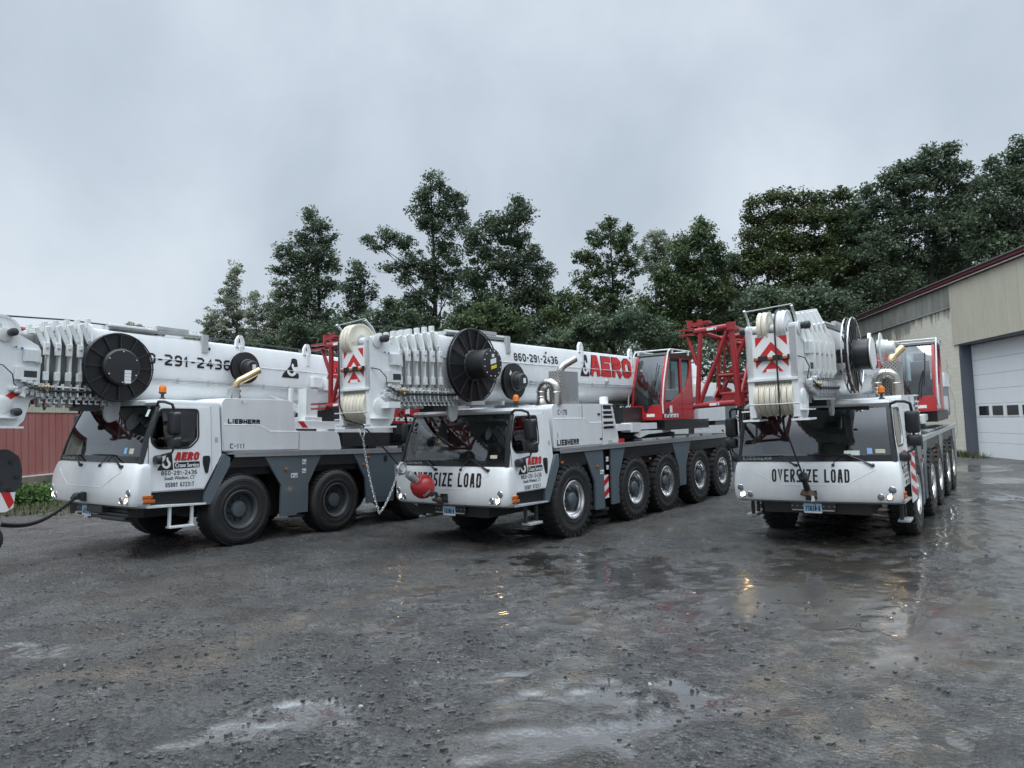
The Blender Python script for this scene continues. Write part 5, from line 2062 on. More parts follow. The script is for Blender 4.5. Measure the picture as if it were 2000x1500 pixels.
    for sg in (-1, 1):
        hd.m(0).prism(plate, lambda u, v, w: (hxo + sg * (.36 + w), u, v), -.022, .022)
        hd.m(0).prism([D(-2.16, 2.30), D(-1.70, 2.30), D(-1.70, 2.33), D(-2.16, 2.33)], lambda u, v, w: (hxo + sg * (.36 + w), u, v), -.12, .14)
        hd.prism([D(-2.16, 2.45), D(-1.75, 2.45), D(-1.75, 2.47), D(-2.16, 2.47)], lambda u, v, w: (hxo + sg * (.40 + w), u, v), -.02, .11)
        hd.m(1).lathe((hxo + sg * .38, -1.96 + hy, 2.66 + dz + o['hz']), (sg, 0, 0), [(.13, 0), (.13, .025), (.10, .035), (.06, .04), (0, .04)], 18)
        hd.lathe((hxo + sg * .38, -1.97 + hy, 3.72 + dz + o['hz']), (sg, 0, 0), [(.11, 0), (.11, .02), (.07, .03), (0, .03)], 18)
        hd.m(2).lathe((hxo + sg * .40, -1.90 + hy, 3.76 + dz + o['hz']), (sg, .0, 0), [(.055, 0), (.055, .05), (.062, .06), (.062, .13), (.04, .145), (0, .145)], 14)
        if ci == 0:
            hd.lathe((hxo + sg * .40, -1.80 + hy, 2.55 + dz + o['hz']), (sg, .0, 0), [(.055, 0), (.055, .05), (.062, .06), (.062, .13), (.04, .145), (0, .145)], 14)
    zz = dz + o['hz']
    # front frame with openings for the sheaves
    hd.m(0).prism([(-.38, 2.92), (.38, 2.92), (.38, 3.74), (-.38, 3.74)], lambda u, v, w: (hxo + u, y0 - w, v + zz), 0, .02,
                  holes=[[(-.27, 3.66), (-.27, 3.735), (.27, 3.735), (.27, 3.66)]])
    for sg in (-1, 1):
        hd.b2(hxo + sg * .28, hxo + sg * .38, y0 - .02, y0 + .05, 2.36 + zz, 3.78 + zz)
    hd.b2(hxo - .38, hxo + .38, y0 - .05, y0, 2.925 + zz, 2.965 + zz)
    hd.b2(hxo - .28, hxo + .28, y0 + .04, y0 + .30, 2.90 + zz, 2.94 + zz)
    hd.m(0).b2(hxo - .34, hxo + .34, -1.52 + hy, -1.48 + hy, 2.8 + zz, 3.56 + zz)
    hd.m(1).tube((hxo - .36, -1.96 + hy, 3.74 + zz), (hxo + .36, -1.96 + hy, 3.74 + zz), .075, n=16)
    hd.tube((hxo - .36, -1.95 + hy, 2.66 + zz), (hxo + .36, -1.95 + hy, 2.66 + zz), .07, n=16)
    # rope guards
    hd.m(3).tube((hxo - .40, y0 - .10, 2.56 + zz), (hxo + .40, y0 - .10, 2.56 + zz), .012, n=6)
    hd.tube((hxo - .36, y0 - .06, 4.03 + zz), (hxo + .36, y0 - .06, 4.07 + zz), .010, n=6)
    for sg in (-1, 1):
        hd.m(1).pipe([(hxo + sg * .36, -1.98 + hy, 3.80 + zz), (hxo + sg * .36, -2.05 + hy, 3.92 + zz), (hxo + sg * .36, y0 - .06, 4.05 + zz)], .022, 6)
    # boxes and fittings on the side plate
    xr = hxo + .385
    hd.m(1).b2(xr, xr + .07, -1.72 + hy, -1.50 + hy, 3.34 + zz, 3.52 + zz)
    hd.b2(xr, xr + .08, -1.82 + hy, -1.52 + hy, 3.05 + zz, 3.24 + zz)
    hd.m(2).b2(xr + .08, xr + .083, -1.72 + hy, -1.54 + hy, 3.09 + zz, 3.19 + zz)
    hd.m(1).b2(xr, xr + .06, -1.55 + hy, -1.47 + hy, 3.32 + zz, 3.42 + zz)
    rg = random.Random(ci + 31)
    for k in range(16):
        p = (xr + rg.uniform(.01, .07), -1.86 + hy + .40 * rg.random(), 2.82 + .14 * rg.random() + zz)
        hd.m(rg.choice((1, 3, 1, 0))).box(p, (rg.uniform(.03, .09), rg.uniform(.03, .12), rg.uniform(.02, .07)), rotm('X', rg.uniform(-.4, .4)))
    for k in range(5):
        hd.m(3).lathe((xr + .03, -1.80 + hy + .07 * k, 2.86 + .02 * (k % 2) + zz), (1, 0, 0), [(.03, 0), (.03, .05), (.018, .06), (0, .06)], 10)
    hd.m(2).pipe([(xr, y0 + .02, 3.28 + zz), (xr + .07, -2.0 + hy, 3.25 + zz), (xr + .10, -1.88 + hy, 3.12 + zz), (xr + .06, -1.84 + hy, 2.98 + zz), (xr + .03, -1.74 + hy, 2.90 + zz)], .009, 6)
    hd.m(0).b2(xr, xr + .22, -1.95 + hy, -1.70 + hy, 2.62 + zz, 2.72 + zz) if ci == 1 else None
    ho = hd.build('boom_head', root, bevel=.006)
    # sheaves
    def sheave(x, y, z, r, w, mat='sheave', name='sheave'):
        s = MB(mat, 'galv')
        s.lathe((x - w / 2, y, z), (1, 0, 0), [(.05, .0), (r * .55, .006), (r * .60, w * .14), (r * .86, w * .10), (r * .88, 0), (r, 0), (r, w * .14), (r * .93, w * .36), (r * .93, w * .64), (r, w * .86), (r, w),
                                               (r * .88, w), (r * .86, w * .90), (r * .60, w * .86), (r * .55, w - .006), (.05, w)], 40, caps=True)
        s.m(1).lathe((x - w / 2 - .006, y, z), (1, 0, 0), [(.10, 0), (.10, w + .012)], 20)
        return s.build(name, ho)
    for x, mt_ in o['topsh']:
        sheave(hxo + x, -1.96 + hy, 3.76 + zz, .29 if ci < 2 else .26, .068, mt_)
    for k in range(7):
        sheave(hxo - .255 + .085 * k, -1.95 + hy, 2.66 + zz, .285, .073)
    # chevron panel
    cp = MB('whitef', 'redf')
    cz0, cz1, cw = 3.05 + zz, 3.63 + zz, .25
    V = lambda P: [(hxo + .01 + cw * a, cz0 + (cz1 - cz0) * b) for a, b in P]
    F = fy(y0 - .021)
    cp.prism(V([(-1, .22), (-.62, .0), (.62, .0), (1, .22), (1, 1), (-1, 1)]), F, 0, .002)
    cp.m(1)
    for P in ([(-.96, .70), (-.42, .97), (-.96, .97)], [(.96, .70), (.96, .97), (.42, .97)], [(0, .83), (-.98, .34), (-.98, .14), (0, .60), (.98, .14), (.98, .34)],
              [(0, .34), (-.66, .02), (-.38, .02), (-.36, .10), (.36, .10), (.38, .02), (.66, .02)]):
        cp.prism(V(P), F, .002, .0032)
    cp.build('chevron_panel', ho)
    lb = MB('black', 'amber', 'whitef')
    lb.b2(hxo - .26, hxo + .28, y0 - .065, y0 - .024, 3.24 + zz, 3.315 + zz)
    for x in (-.22, 0, .22):
        lb.m(1).b2(hxo + x - .035, hxo + x + .035, y0 - .085, y0 - .065, 3.25 + zz, 3.285 + zz)
        lb.m(2).b2(hxo + x - .035, hxo + x + .035, y0 - .084, y0 - .065, 3.287 + zz, 3.31 + zz)
    lb.build('light_bar', ho, bevel=.004)
    mk = MB('whitef', 'redf', 'amber', 'blue', 'blackf')
    F = lambda u, v, w: (xr + w, u, v)
    mk.m(0).prism([D(-2.05, 2.78), D(-1.78, 2.95), D(-1.70, 2.88), D(-1.93, 2.55), D(-2.05, 2.55)] if ci == 0 else [D(-1.93, 2.82), D(-1.80, 2.82), D(-1.80, 2.90), D(-1.93, 2.90)], F, 0, .002)
    mk.m(1).prism([D(-2.03, 2.70), D(-1.80, 2.90), D(-1.74, 2.84), D(-1.74, 2.80), D(-1.80, 2.78), D(-2.03, 2.58)] if ci == 0 else [D(-1.93, 2.86), D(-1.86, 2.82), D(-1.81, 2.82), D(-1.90, 2.88)], F, .002, .003)
    lm = MB('amber')
    lm.box((xr + .02, -1.62 + hy, 2.84 + zz), (.04, .07, .06))
    lm.build('marker_lamp', ho)
    mk.build('head_decal', ho)
    mk = MB('whitef', 'redf', 'amber', 'blue', 'blackf')
    mk.m(0).prism([D(-1.86, 3.58), D(-1.70, 3.56), D(-1.70, 3.51), D(-1.86, 3.53)], F, 0, .002)
    mk.m(3).lathe((xr + .002, -1.73 + hy, 3.535 + zz), (1, 0, 0), [(.022, 0), (0, .002)], 12)
    mk.m(4).prism([D(-1.85, 3.545), D(-1.80, 3.565), D(-1.80, 3.535)], F, .002, .003)
    mk.build('head_decal', ho)
    # hoist rope: along the boom, over the top sheave, down the face of the head, to whatever hangs on it
    rp = MB('rope')
    xr_ = hxo + o['ropex']
    path = [(xr_, 9.0, 4.02 + dz), (xr_, 2.0, 4.06 + dz), (xr_, -1.0 + hy, 4.10 + zz), (xr_, -1.90 + hy, 4.045 + zz), (xr_, -2.10 + hy, 4.00 + zz), (xr_, -2.22 + hy, 3.86 + zz), (xr_, -2.245 + hy, 3.70 + zz),
            (xr_ + .005, -2.25 + hy, 2.70 + zz)] + o['ropeend']
    rp.pipe(path, .014, 6)
    rp.build('hoist_rope', root)

    # ---------------- hose reels
    kind = o['reel']
    dl = o.get('drum', .47)
    rx, ry, rz, rr_ = o['reelpos']
    rl = MB('black', 'chrome' if ci == 2 else 'black', 'whitef', 'yellow', 'whitef')
    rl.m(1)
    for dx in ((-.05, .05) if ci == 2 else (-.03, .03)):
        rl.torus((rx + dx, ry, rz), (1, 0, 0), rr_ - .012, .014, 64, 6)
    rl.m(0)
    hubr = .27 if kind != 'flat' else rr_ * .53
    ns = 14 if kind != 'flat' else 12
    for k in range(ns):
        a = 2 * PI * k / ns
        for dx in (-.035, .035):
            c = Vector((rx + dx, ry + (rr_ + hubr) / 2 * math.cos(a), rz + (rr_ + hubr) / 2 * math.sin(a)))
            rl.box(c, (.016, rr_ - hubr, .030 if kind != 'flat' else .022), rotm('X', a))
    for k in range(15):
        rl.torus((rx, ry, rz), (1, 0, 0), hubr + .02 + (rr_ - hubr - .05) * k / 14, .0105, 56, 6)
    if ci == 1:
        rl.lathe((rx, ry, rz), (1, 0, 0), [(rr_ - .02, -.025), (rr_ - .02, -.012), (hubr, -.012)], 48)
    if kind == 'flat':
        rl.lathe((rx, ry, rz), (1, 0, 0), [(rr_ - .02, -.02), (rr_ - .02, -.005), (hubr, .0), (hubr, .10), (hubr - .03, .125), (0, .13)], 48)
        rl.m(2).prism([(ry + .03, rz - .05), (ry + .14, rz - .05), (ry + .14, rz - .27), (ry + .03, rz - .27)], lambda u, v, w: (rx + .131 + w, u, v), 0, .002)
        rl.m(0)
        for j in range(1, 4):
            rl.prism([(ry + .03, rz - .05 - .055 * j), (ry + .14, rz - .05 - .055 * j), (ry + .14, rz - .054 - .055 * j), (ry + .03, rz - .054 - .055 * j)], lambda u, v, w: (rx + .133 + w, u, v), 0, .001)
        nb, nr_, xb = 6, hubr - .05, rx + .128
    else:
        rl.lathe((rx, ry, rz), (1, 0, 0), [(hubr + .02, -.05), (hubr + .02, .03), (hubr, .05), (hubr, dl - .05), (hubr + .012, dl - .04), (hubr + .012, dl - .01), (hubr - .02, dl), (0, dl + .002)], 44)
        if ci == 2:
            rl.m(2).lathe((rx, ry, rz), (1, 0, 0), [(hubr + .02, dl - .015), (hubr + .02, dl + .005), (hubr - .03, dl + .010), (0, dl + .011)], 40)
            rl.m(0)
        else:
            G = lambda u, v, w: (rx + dl + .004 + w, u, v)
            rl.m(4).prism([(ry - .06, rz - .02), (ry + .10, rz + .02), (ry + .10, rz + .11), (ry - .06, rz + .07)], G, 0, .002)
            rl.m(3).prism([(ry - .05, rz - .11), (ry + .11, rz - .07), (ry + .11, rz - .01), (ry - .05, rz - .05)], G, 0, .002)
            rl.m(4).prism([(ry - .02, rz + .11), (ry + .05, rz + .12), (ry + .05, rz + .18), (ry - .02, rz + .17)], G, 0, .002)
        nb, nr_, xb = 12, hubr - .035, rx + dl
    rl.m(2)
    for k in range(nb):
        a = 2 * PI * (k + .5) / nb
        rl.lathe((xb, ry + nr_ * math.cos(a), rz + nr_ * math.sin(a)), (1, 0, 0), [(.010, 0), (.010, .012), (0, .014)], 8)
    rl.m(0).b2(.44, rx - .04, ry - .06, ry + .06, rz - .12, rz + .12)
    rl.build('hose_reel', root)
    sx, sy, sz_, sr = o['small']
    s = MB('black' if ci < 2 else 'whitem', 'dark', 'whitef', 'amber')
    for dx in ((-.07, .0) if ci < 2 else (.0,)):
        s.lathe((sx + dx, sy, sz_), (1, 0, 0), [(sr, -.01), (sr, .0), (sr * .6, .012), (.12, .012)], 40)
    s.lathe((sx, sy, sz_), (1, 0, 0), [(sr * .55, -.06), (sr * .55, .05), (sr * .48, .07), (0, .07)], 28)
    s.m(0 if ci == 2 else 1).lathe((sx, sy, sz_), (1, 0, 0), [(sr * .42, .05), (sr * .42, .20), (sr * .36, .22), (0, .22)], 24)
    s.m(2).prism([(sy - .02, sz_ - .05), (sy + .06, sz_ - .04), (sy + .06, sz_ + .06), (sy - .02, sz_ + .05)], lambda u, v, w: (sx + .221 + w, u, v), 0, .002)
    if ci == 1:
        s.prism([(sy - .20, sz_ + .14), (sy - .15, sz_ + .10), (sy - .11, sz_ + .16), (sy - .15, sz_ + .22)], lambda u, v, w: (sx + .014 + w, u, v), 0, .002)
    s.m(1).b2(.44, sx - .05, sy - .05, sy + .05, sz_ - .08, sz_ + .08)
    s.build('cable_reel', root)

    # ---------------- superstructure, operator cab, counterweight
    oy, ox = o['opdy'], o['opdx']
    su = MB('dark', 'white', 'whitem', 'redf', 'grey', 'black')
    su.lathe((0, 7.7 + oy, zd), (0, 0, 1), [(1.05, 0), (1.05, .14), (.95, .16), (.95, .34)], 40)
    su.m(5).b2(-.8, .8, 5.6 + oy, 11.4, 2.05, 2.60)
    su.b2(.4, 1.34 + ox, 6.75 + oy, 9.6, 2.0, 2.25)
    su.m(1).b2(.62, 1.24, 4.46, 6.5, 2.05, 2.20)
    su.m(2).b2(1.0, 1.3, 5.1, 5.5, 2.0, 2.22)
    su.m(1).b2(.95, 1.34, 8.9 + oy, 10.9, 2.18, 2.62)
    su.m(4).b2(-1.3, 1.3, 10.2, 11.9, 2.05, 2.9)
    su.m(1).b2(-1.32, 1.32, 10.6, 12.0, 2.9, 3.3)
    su.m(2).lathe((-.4, 9.8, 3.2), (1, 0, 0), [(.42, 0), (.42, .05), (.30, .05), (.30, .75), (.42, .75), (.42, .8)], 24)
    if ci == 1:
        su.m(2).prism([(5.3, 1.92), (5.5, 1.85), (6.0, 1.93), (7.2, 1.95), (7.2, 2.0), (5.9, 2.02), (5.5, 2.02)], lambda u, v, w: (1.2 + w, u, v), 0, .06)
        su.m(1).lathe((1.1, 4.15, 2.66), (0, 0, 1), [(.10, -.6), (.10, .14), (.09, .17), (0, .18)], 16)
        su.m(3).b2(1.28, 1.33, 4.42, 4.62, zd + .0, zd + .09)
    if ci == 0:
        su.m(1).b2(1.0, 1.22, 3.42, 5.6, 2.12, 2.28)
        su.m(3).prism([(3.46, 2.27), (3.60, 2.27), (3.72, 2.14), (3.58, 2.14)], lambda u, v, w: (1.221 + w, u, v), 0, .003)
        su.m(2).b2(.9, 1.15, 3.72, 4.02, 2.28, 2.95)
        su.tube((1.0, 3.45, 2.25), (1.0, 3.45, 2.95), .05)
        su.m(1).b2(.85, 1.2, 3.66, 4.10, 2.28, 2.36)
        su.m(5).b2(.9, 1.33, 4.6, 6.0, 1.75, 2.05)
    su.build('superstructure', root, bevel=.01)
    for a_, b_ in ((zd + .02, 9.0),):
        tool = MB('galv')
        for k in range(5):
            tool.b2(1.05, 1.30, 5.6 + .9 * k, 6.3 + .9 * k, zd + .005, zd + .05)
        tool.build('deck_plates', root)
    # operator cab
    OF = lambda u, v, w: (1.35 + ox + w, u + oy, v)
    OI = lambda u, v, w: (.50 + ox - w, u + oy, v)
    side = [(6.60, 2.28), (8.55, 2.28), (8.55, 3.90), (8.45, 3.97), (7.12, 3.97), (7.02, 3.92), (6.90, 3.65), (6.74, 3.25), (6.62, 2.75)]
    h1 = rounded([(6.80, 2.70), (7.22, 2.73), (7.76, 2.93), (7.76, 3.87), (7.20, 3.87), (7.10, 3.70), (6.94, 3.28)], .05)
    h2 = rounded([(7.88, 2.98), (8.12, 3.12), (8.30, 3.35), (8.40, 3.62), (8.40, 3.86), (7.88, 3.86)], .05)
    oc = MB('red', 'black', 'white')
    oc.prism(side, OF, -.06, 0, holes=[h1, h2])
    oc.prism(side, OI, -.06, 0, holes=[h1, h2])
    fe = [(6.60, 2.28), (6.60, 2.64), (6.68, 2.64), (6.68, 2.28)]
    oc.prism(fe, lambda u, v, w: (w + ox, u + oy, v), .5, 1.35)
    oc.m(1).prism([(7.03, 3.86), (7.02, 3.94), (7.14, 4.0), (8.45, 4.0), (8.55, 3.92), (8.55, 3.86)], lambda u, v, w: (w + ox, u + oy, v), .5, 1.35)
    oc.prism([(.75 + .18, 2.64), (.75 + .24, 2.46), (1.06, 2.46), (1.12, 2.64)], lambda u, v, w: (u + ox - .12, 6.60 + oy - w, v), 0, .006)
    oc.m(0).b2(.5 + ox, 1.35 + ox, 8.50 + oy, 8.55 + oy, 2.28, 3.0)
    oc.b2(.5 + ox, 1.35 + ox, 6.6 + oy, 8.55 + oy, 2.26, 2.30)
    oc.m(1).torus((1.352 + ox, 6.90 + oy, 2.48), (1, 0, 0), .07, .02, 20, 6)
    # door seam
    oc.tube(OF(7.83, 2.32, .001), OF(7.83, 3.93, .001), .006, n=4)
    oco = oc.build('operator_cab', root, bevel=.008)
    gl = MB('glassgr')
    fr_ = [(6.62, 2.64), (6.66, 2.95), (6.76, 3.28), (6.92, 3.66), (7.04, 3.90)]
    gl.loft([[(.56 + ox, y + oy - .01, z), (.93 + ox, y + oy - .035, z), (1.30 + ox, y + oy - .01, z)] for y, z in fr_], False, False, closed=False)
    gl.prism(h1, OF, -.035, -.03)
    gl.prism(h2, OF, -.035, -.03)
    gl.prism(h1, OI, -.035, -.03)
    gl.prism(h2, OI, -.035, -.03)
    gl.build('operator_window', oco)
    ins = MB('inside', 'insidel', 'black')
    ins.b2(.72 + ox, 1.14 + ox, 7.75 + oy, 7.90 + oy, 2.85, 3.55)
    ins.b2(.72 + ox, 1.14 + ox, 7.35 + oy, 7.85 + oy, 2.72, 2.88)
    ins.b2(.80 + ox, 1.06 + ox, 7.78 + oy, 7.88 + oy, 3.57, 3.76)
    ins.m(1).b2(.60 + ox, .72 + ox, 7.1 + oy, 7.8 + oy, 2.85, 3.05).b2(1.14 + ox, 1.26 + ox, 7.1 + oy, 7.8 + oy, 2.85, 3.05)
    ins.m(0).b2(.56 + ox, 1.29 + ox, 6.72 + oy, 8.4 + oy, 2.31, 2.60)
    ins.build('operator_seat', oco)
    rl = MB('whitem', 'black')
    for x in (.44, 1.40):
        pts = [(x + ox, 6.55 + oy, 2.42), (x + ox, 6.54 + oy, 2.72), (x + ox, 6.66 + oy, 3.22), (x + ox, 6.84 + oy, 3.68), (x + ox, 6.98 + oy, 4.0), (x + ox, 7.10 + oy, 4.07), (x + ox, 8.4 + oy, 4.08), (x + ox, 8.5 + oy, 4.0)]
        rl.pipe(pts, .019, 7)
        rl.m(0).b2(x + ox - .02, x + ox + .02, 7.2 + oy, 7.25 + oy, 3.96, 4.07)
        rl.b2(x + ox - .02, x + ox + .02, 8.2 + oy, 8.25 + oy, 3.96, 4.07)
    rl.tube((.44 + ox, 7.06 + oy, 4.06), (1.40 + ox, 7.06 + oy, 4.06), .019)
    rl.tube((.44 + ox, 8.4 + oy, 4.08), (1.40 + ox, 8.4 + oy, 4.08), .019)
    rl.build('guard_rail', oco)
    wi = MB('black')
    for dx in (0, .05):
        wi.pipe([(.98 + dx + ox, 6.57 + oy, 2.58), (1.02 + dx + ox, 6.60 + oy, 2.95), (1.10 + dx * .6 + ox, 6.70 + oy, 3.27)], .010, 5)
    wi.pipe([(1.12 + ox, 6.60 + oy, 2.9), (1.14 + ox, 6.70 + oy, 3.28), (1.16 + ox, 6.86 + oy, 3.72)], .010, 5)
    wi.build('operator_wiper', oco)
    de = MB('whitef', 'blackf')
    for (a, b, c, e) in ((.92, 1.14, 2.345, 2.42),):
        de.m(0).prism([(a + ox, c), (b + ox, c), (b + ox, e), (a + ox, e)], lambda u, v, w: (u, 6.598 + oy - w, v), 0, .002)
    de.prism([(6.72, 2.32), (7.55, 2.32), (7.55, 2.41), (6.72, 2.41)], OF, .0, .002)
    de.m(1)
    for k in range(4):
        de.prism([(6.77 + .2 * k, 2.335), (6.87 + .2 * k, 2.335), (6.84 + .2 * k, 2.395)], OF, .002, .003)
    de.m(0).prism([(7.05, 2.44), (7.20, 2.44), (7.20, 2.62), (7.05, 2.62)], OF, 0, .002)
    de.build('operator_decal', oco)

    # ---------------- red lattice jib folded beside the boom
    J = o['jib']
    yj = J['y']
    LT, RT, LB, RB = [Vector((x, yj, z)) for x, z in (J['LT'], J['RT'], J['LB'], J['RB'])]
    jb = MB('jibred', 'whitef', 'blue', 'black')
    r_ = .046
    jb.tube(LT + Vector((-.08, 0, 0)), RT, r_ * 1.25, n=10)
    jb.tube(LB + Vector((-.05, 0, 0)), RB, r_ * 1.15, n=10)
    jb.tube(LT + Vector((.05, 0, 0)), LB + Vector((.02, 0, 0)), r_, n=10)
    jb.tube(RT, RB, r_ * 1.2, n=10)
    jb.tube(RT + Vector((-.06, 0, -.04)), LB + Vector((.08, 0, .05)), r_ * .85, n=8)
    jb.tube(LT + Vector((-.22, 0, -.05)), LT * .55 + LB * .45, r_ * .75, n=8)
    fk = J.get('fk', .37)
    for P, s_ in ((LT, 1), (LB, 1)):                 # fork lugs
        for z in (-.045, .045):
            jb.loft([[P + Vector((x, y, z - .016)) for x, y in ((-.06, -.07), (-.06, .07), (-fk + .05, .06), (-fk + .01, .03), (-fk, 0), (-fk + .01, -.03), (-fk + .05, -.06))],
                     [P + Vector((x, y, z + .016)) for x, y in ((-.06, -.07), (-.06, .07), (-fk + .05, .06), (-fk + .01, .03), (-fk, 0), (-fk + .01, -.03), (-fk + .05, -.06))]])
    for P in (RT, RB):
        jb.lathe(P + Vector((0, 0, -.07)), (0, 0, 1), [(.085, 0), (.085, .14)], 14)
    ex = LT + Vector((.0, .05, .14))                 # swivelling lug on top
    jb.box(ex, (.34, .10, .06), rotm('Y', -.06))
    jb.lathe(ex + Vector((-.17, 0, -.06)), (0, 0, 1), [(.055, 0), (.055, .14)], 12)
    jb.lathe(ex + Vector((.02, 0, -.16)), (0, 0, 1), [(.05, 0), (.05, .24)], 12)
    jb.box(ex + Vector((.16, 0, .02)), (.12, .16, .04))
    # chords running back along the boom, narrowing
    for dy_, k_ in ((.95, .9), (1.9, .82)):
        q = [Vector((P.x * k_ - (1 - k_) * 1.05, yj + dy_, 3.34 + dz + (P.z - 3.34 - dz) * k_)) for P in (LT, RT, LB, RB)]
        for i_, j_ in ((0, 1), (2, 3), (0, 2), (1, 3), (1, 2)):
            jb.tube(q[i_], q[j_], .040, n=8)
    tip = [Vector((x, yj + .35, z + dz)) for x, z in ((-1.36, 3.20), (-1.02, 3.20), (-1.36, 2.86), (-1.02, 2.86))]
    tip2 = [p + Vector((.0, 4.6, .12)) for p in tip]
    for a, b in zip(tip, tip2):
        jb.tube(a, b, .032, n=8)
    for i_, j_ in ((0, 1), (2, 3), (0, 2), (1, 3)):
        jb.tube(tip[i_], tip[j_], .03, n=8)
        for k in range(8):
            p, q = (i_, j_) if k % 2 else (j_, i_)
            jb.tube(tip[p].lerp(tip2[p], k / 8), tip[q].lerp(tip2[q], (k + 1) / 8), .020, n=6)
    jb.prism([(yj + .1, 2.80 + dz), (yj + .9, 2.78 + dz), (yj + 1.1, 2.95 + dz), (yj + .5, 3.05 + dz)], lambda u, v, w: (-1.42 + w, u, v), 0, .04)
    jb.b2(-1.30, -1.0, yj + .3, yj + .8, 2.70 + dz, 2.84 + dz)
    L = 6.2
    rear = [Vector((x, yj + L, z)) for x, z in ((-1.28, 3.66 + dz), (-.80, 3.70 + dz), (-1.30, 3.02 + dz), (-.80, 3.02 + dz))]
    ch_ = list(zip((LT, RT, LB, RB), rear))
    for a, b in ch_:
        jb.tube(a, b, r_, r_ * .8, n=8)
    n = 5
    for (a, b), (c, e) in ((ch_[0], ch_[1]), (ch_[2], ch_[3]), (ch_[0], ch_[2]), (ch_[1], ch_[3])):
        for k in range(n):
            t0, t1 = k / n, (k + 1) / n
            p, q = (a.lerp(b, t0), c.lerp(e, t1)) if k % 2 else (c.lerp(e, t0), a.lerp(b, t1))
            jb.tube(p, q, .028, n=6)
            jb.tube(a.lerp(b, t1), c.lerp(e, t1), .022, n=6)
    Fj = lambda u, v, w: (u, yj - .058 - w, v)
    for P, Q in ((LT, RT), (LB, RB)):
        m_ = P.lerp(Q, .45)
        jb.m(1).prism([(m_.x - .09, m_.z - .022), (m_.x + .09, m_.z - .018), (m_.x + .09, m_.z + .026), (m_.x - .09, m_.z + .022)], Fj, 0, .002)
        jb.m(2).lathe((m_.x + .055, yj - .061, m_.z), (0, -1, 0), [(.018, 0), (0, .002)], 10)
    jb.m(3).tube((-1.25, yj + .7, 2.74 + dz), (-.9, yj + 1.4, 2.76 + dz), .05)
    jb.build('lattice_jib', root)
    # brackets that hold the jib to the boom
    for y in (yj + 1.2, yj + 4.2):
        bk = MB('whitem')
        bk.b2(-1.2, -.45, y, y + .08, 2.80 + dz, 2.90 + dz)
        bk.b2(-.62, -.48, y - .02, y + .10, 2.8 + dz, 3.5 + dz)
        bk.build('jib_bracket', root)
    return root


M['paper'] = paint('pale_paper', (.55, .66, .58), .6, dirt=.1)
M['permit'] = paint('beige_permit', (.46, .48, .36), .5, dirt=.1)
M['permitblue'] = paint('blue_permit', (.22, .40, .66), .4, dirt=.1)
OPT = [
    dict(stickers=(('permitblue', .86, .94, 1.68, 1.78), ('permit', 1.0, 1.12, 1.68, 1.77), ('paper', 1.12, 1.19, 2.30, 2.42)), dz=-.17, hy=.52, hz=-.04, R=.65, zd=1.69, style='road', logo=(.475, 1.435), plate=('46591-A', -.10), beacon=(1.0, .74), ring0=-.22, nring=5, sp=.155, lugs=(2.62, 4.3),
         num=(.36, 2.38, 3.245, .20), hook=(3.60, 4.05, 3.20, 3.63), aero=(4.86, 6.9, 3.16, 3.66), ropex=.12, ropeend=[(.20, -1.76, 2.15), (.20, -1.50, 1.95), (.20, -1.36, 1.80)],
         topsh=((-.10, 'sheave'), (.0, 'sheave'), (.17, 'whitem')), reel='flat', reelpos=(.64, .17, 3.13, .58), small=(.70, 2.60, 3.31, .31), opdy=-.55, opdx=0,
         jib=dict(y=-.85, LT=(-1.5, 3.80), RT=(-.9, 3.80), LB=(-1.6, 2.62), RB=(-.9, 2.64))),
    dict(stickers=(('permit', .98, 1.13, 1.68, 1.74),), dz=.0, hy=.0, hz=-.0, R=.745, zd=1.78, style='off', logo=(.49, 1.40), plate=('76306·A', .02), beacon=(1.0, 1.0), ring0=-.58, nring=6, sp=.172, lugs=(4.30, 6.75),
         num=(1.66, 3.26, 3.575, .165), hook=(4.16, 4.56, 3.34, 3.86), aero=(4.62, 6.70, 3.355, 3.85), oversize=(-.86, .88, 1.165, 1.42), ropex=-.26,
         ropeend=[(-.12, -2.20, 2.45), (0, -1.95, 2.37), (0, -1.53, 2.0), (0, -1.16, 1.655)], topsh=((-.20, 'sheave'), (-.12, 'sheave'), (-.04, 'sheave')), reel='open', reelpos=(.66, .16, 3.40, .69),
         small=(.72, 1.36, 3.13, .36), opdy=0, opdx=0, jib=dict(y=-1.4, LT=(-1.50, 3.86), RT=(-.92, 3.87), LB=(-1.53, 2.74), RB=(-.95, 2.75), fk=.54)),
    dict(stickers=(('paper', .55, .80, 1.58, 1.72), ('permitblue', .92, 1.00, 1.66, 1.76), ('permit', 1.05, 1.20, 1.67, 1.74)), dz=-.03, hy=.0, hz=.06, R=.745, zd=1.78, style='off', logo=(.49, 1.40), plate=('75028·A', -.02), beacon=(1.03, 1.35), lug=.30, ring0=-.36, nring=5, sp=.225, lugs=(4.30, 6.75),
         num=(1.66, 3.26, 3.545, .165), hook=(4.16, 4.56, 3.31, 3.83), aero=(4.62, 6.70, 3.325, 3.82), oversize=(-.68, .64, 1.175, 1.405), ropex=.10,
         ropeend=[(.12, -2.10, 2.40), (.04, -1.30, 1.95), (-.02, -.45, 1.35)], topsh=((-.15, 'sheave'), (-.07, 'sheave'), (.14, 'whitem'), (.21, 'whitem')), reel='open', reelpos=(.75, .42, 3.40, .69), drum=.33,
         small=(1.10, 1.25, 3.54, .29), opdy=0, opdx=.08, jib=dict(y=-.9, LT=(-1.57, 3.99), RT=(-.96, 4.02), LB=(-1.68, 2.63), RB=(-.89, 2.66))),
]
LBL = ['white crane with dull grey wheels, C-111 on its engine cover',
       'middle white crane, polished wheels, a red ball tied at its nose',
       'white crane seen almost head-on, beside the cream workshop']
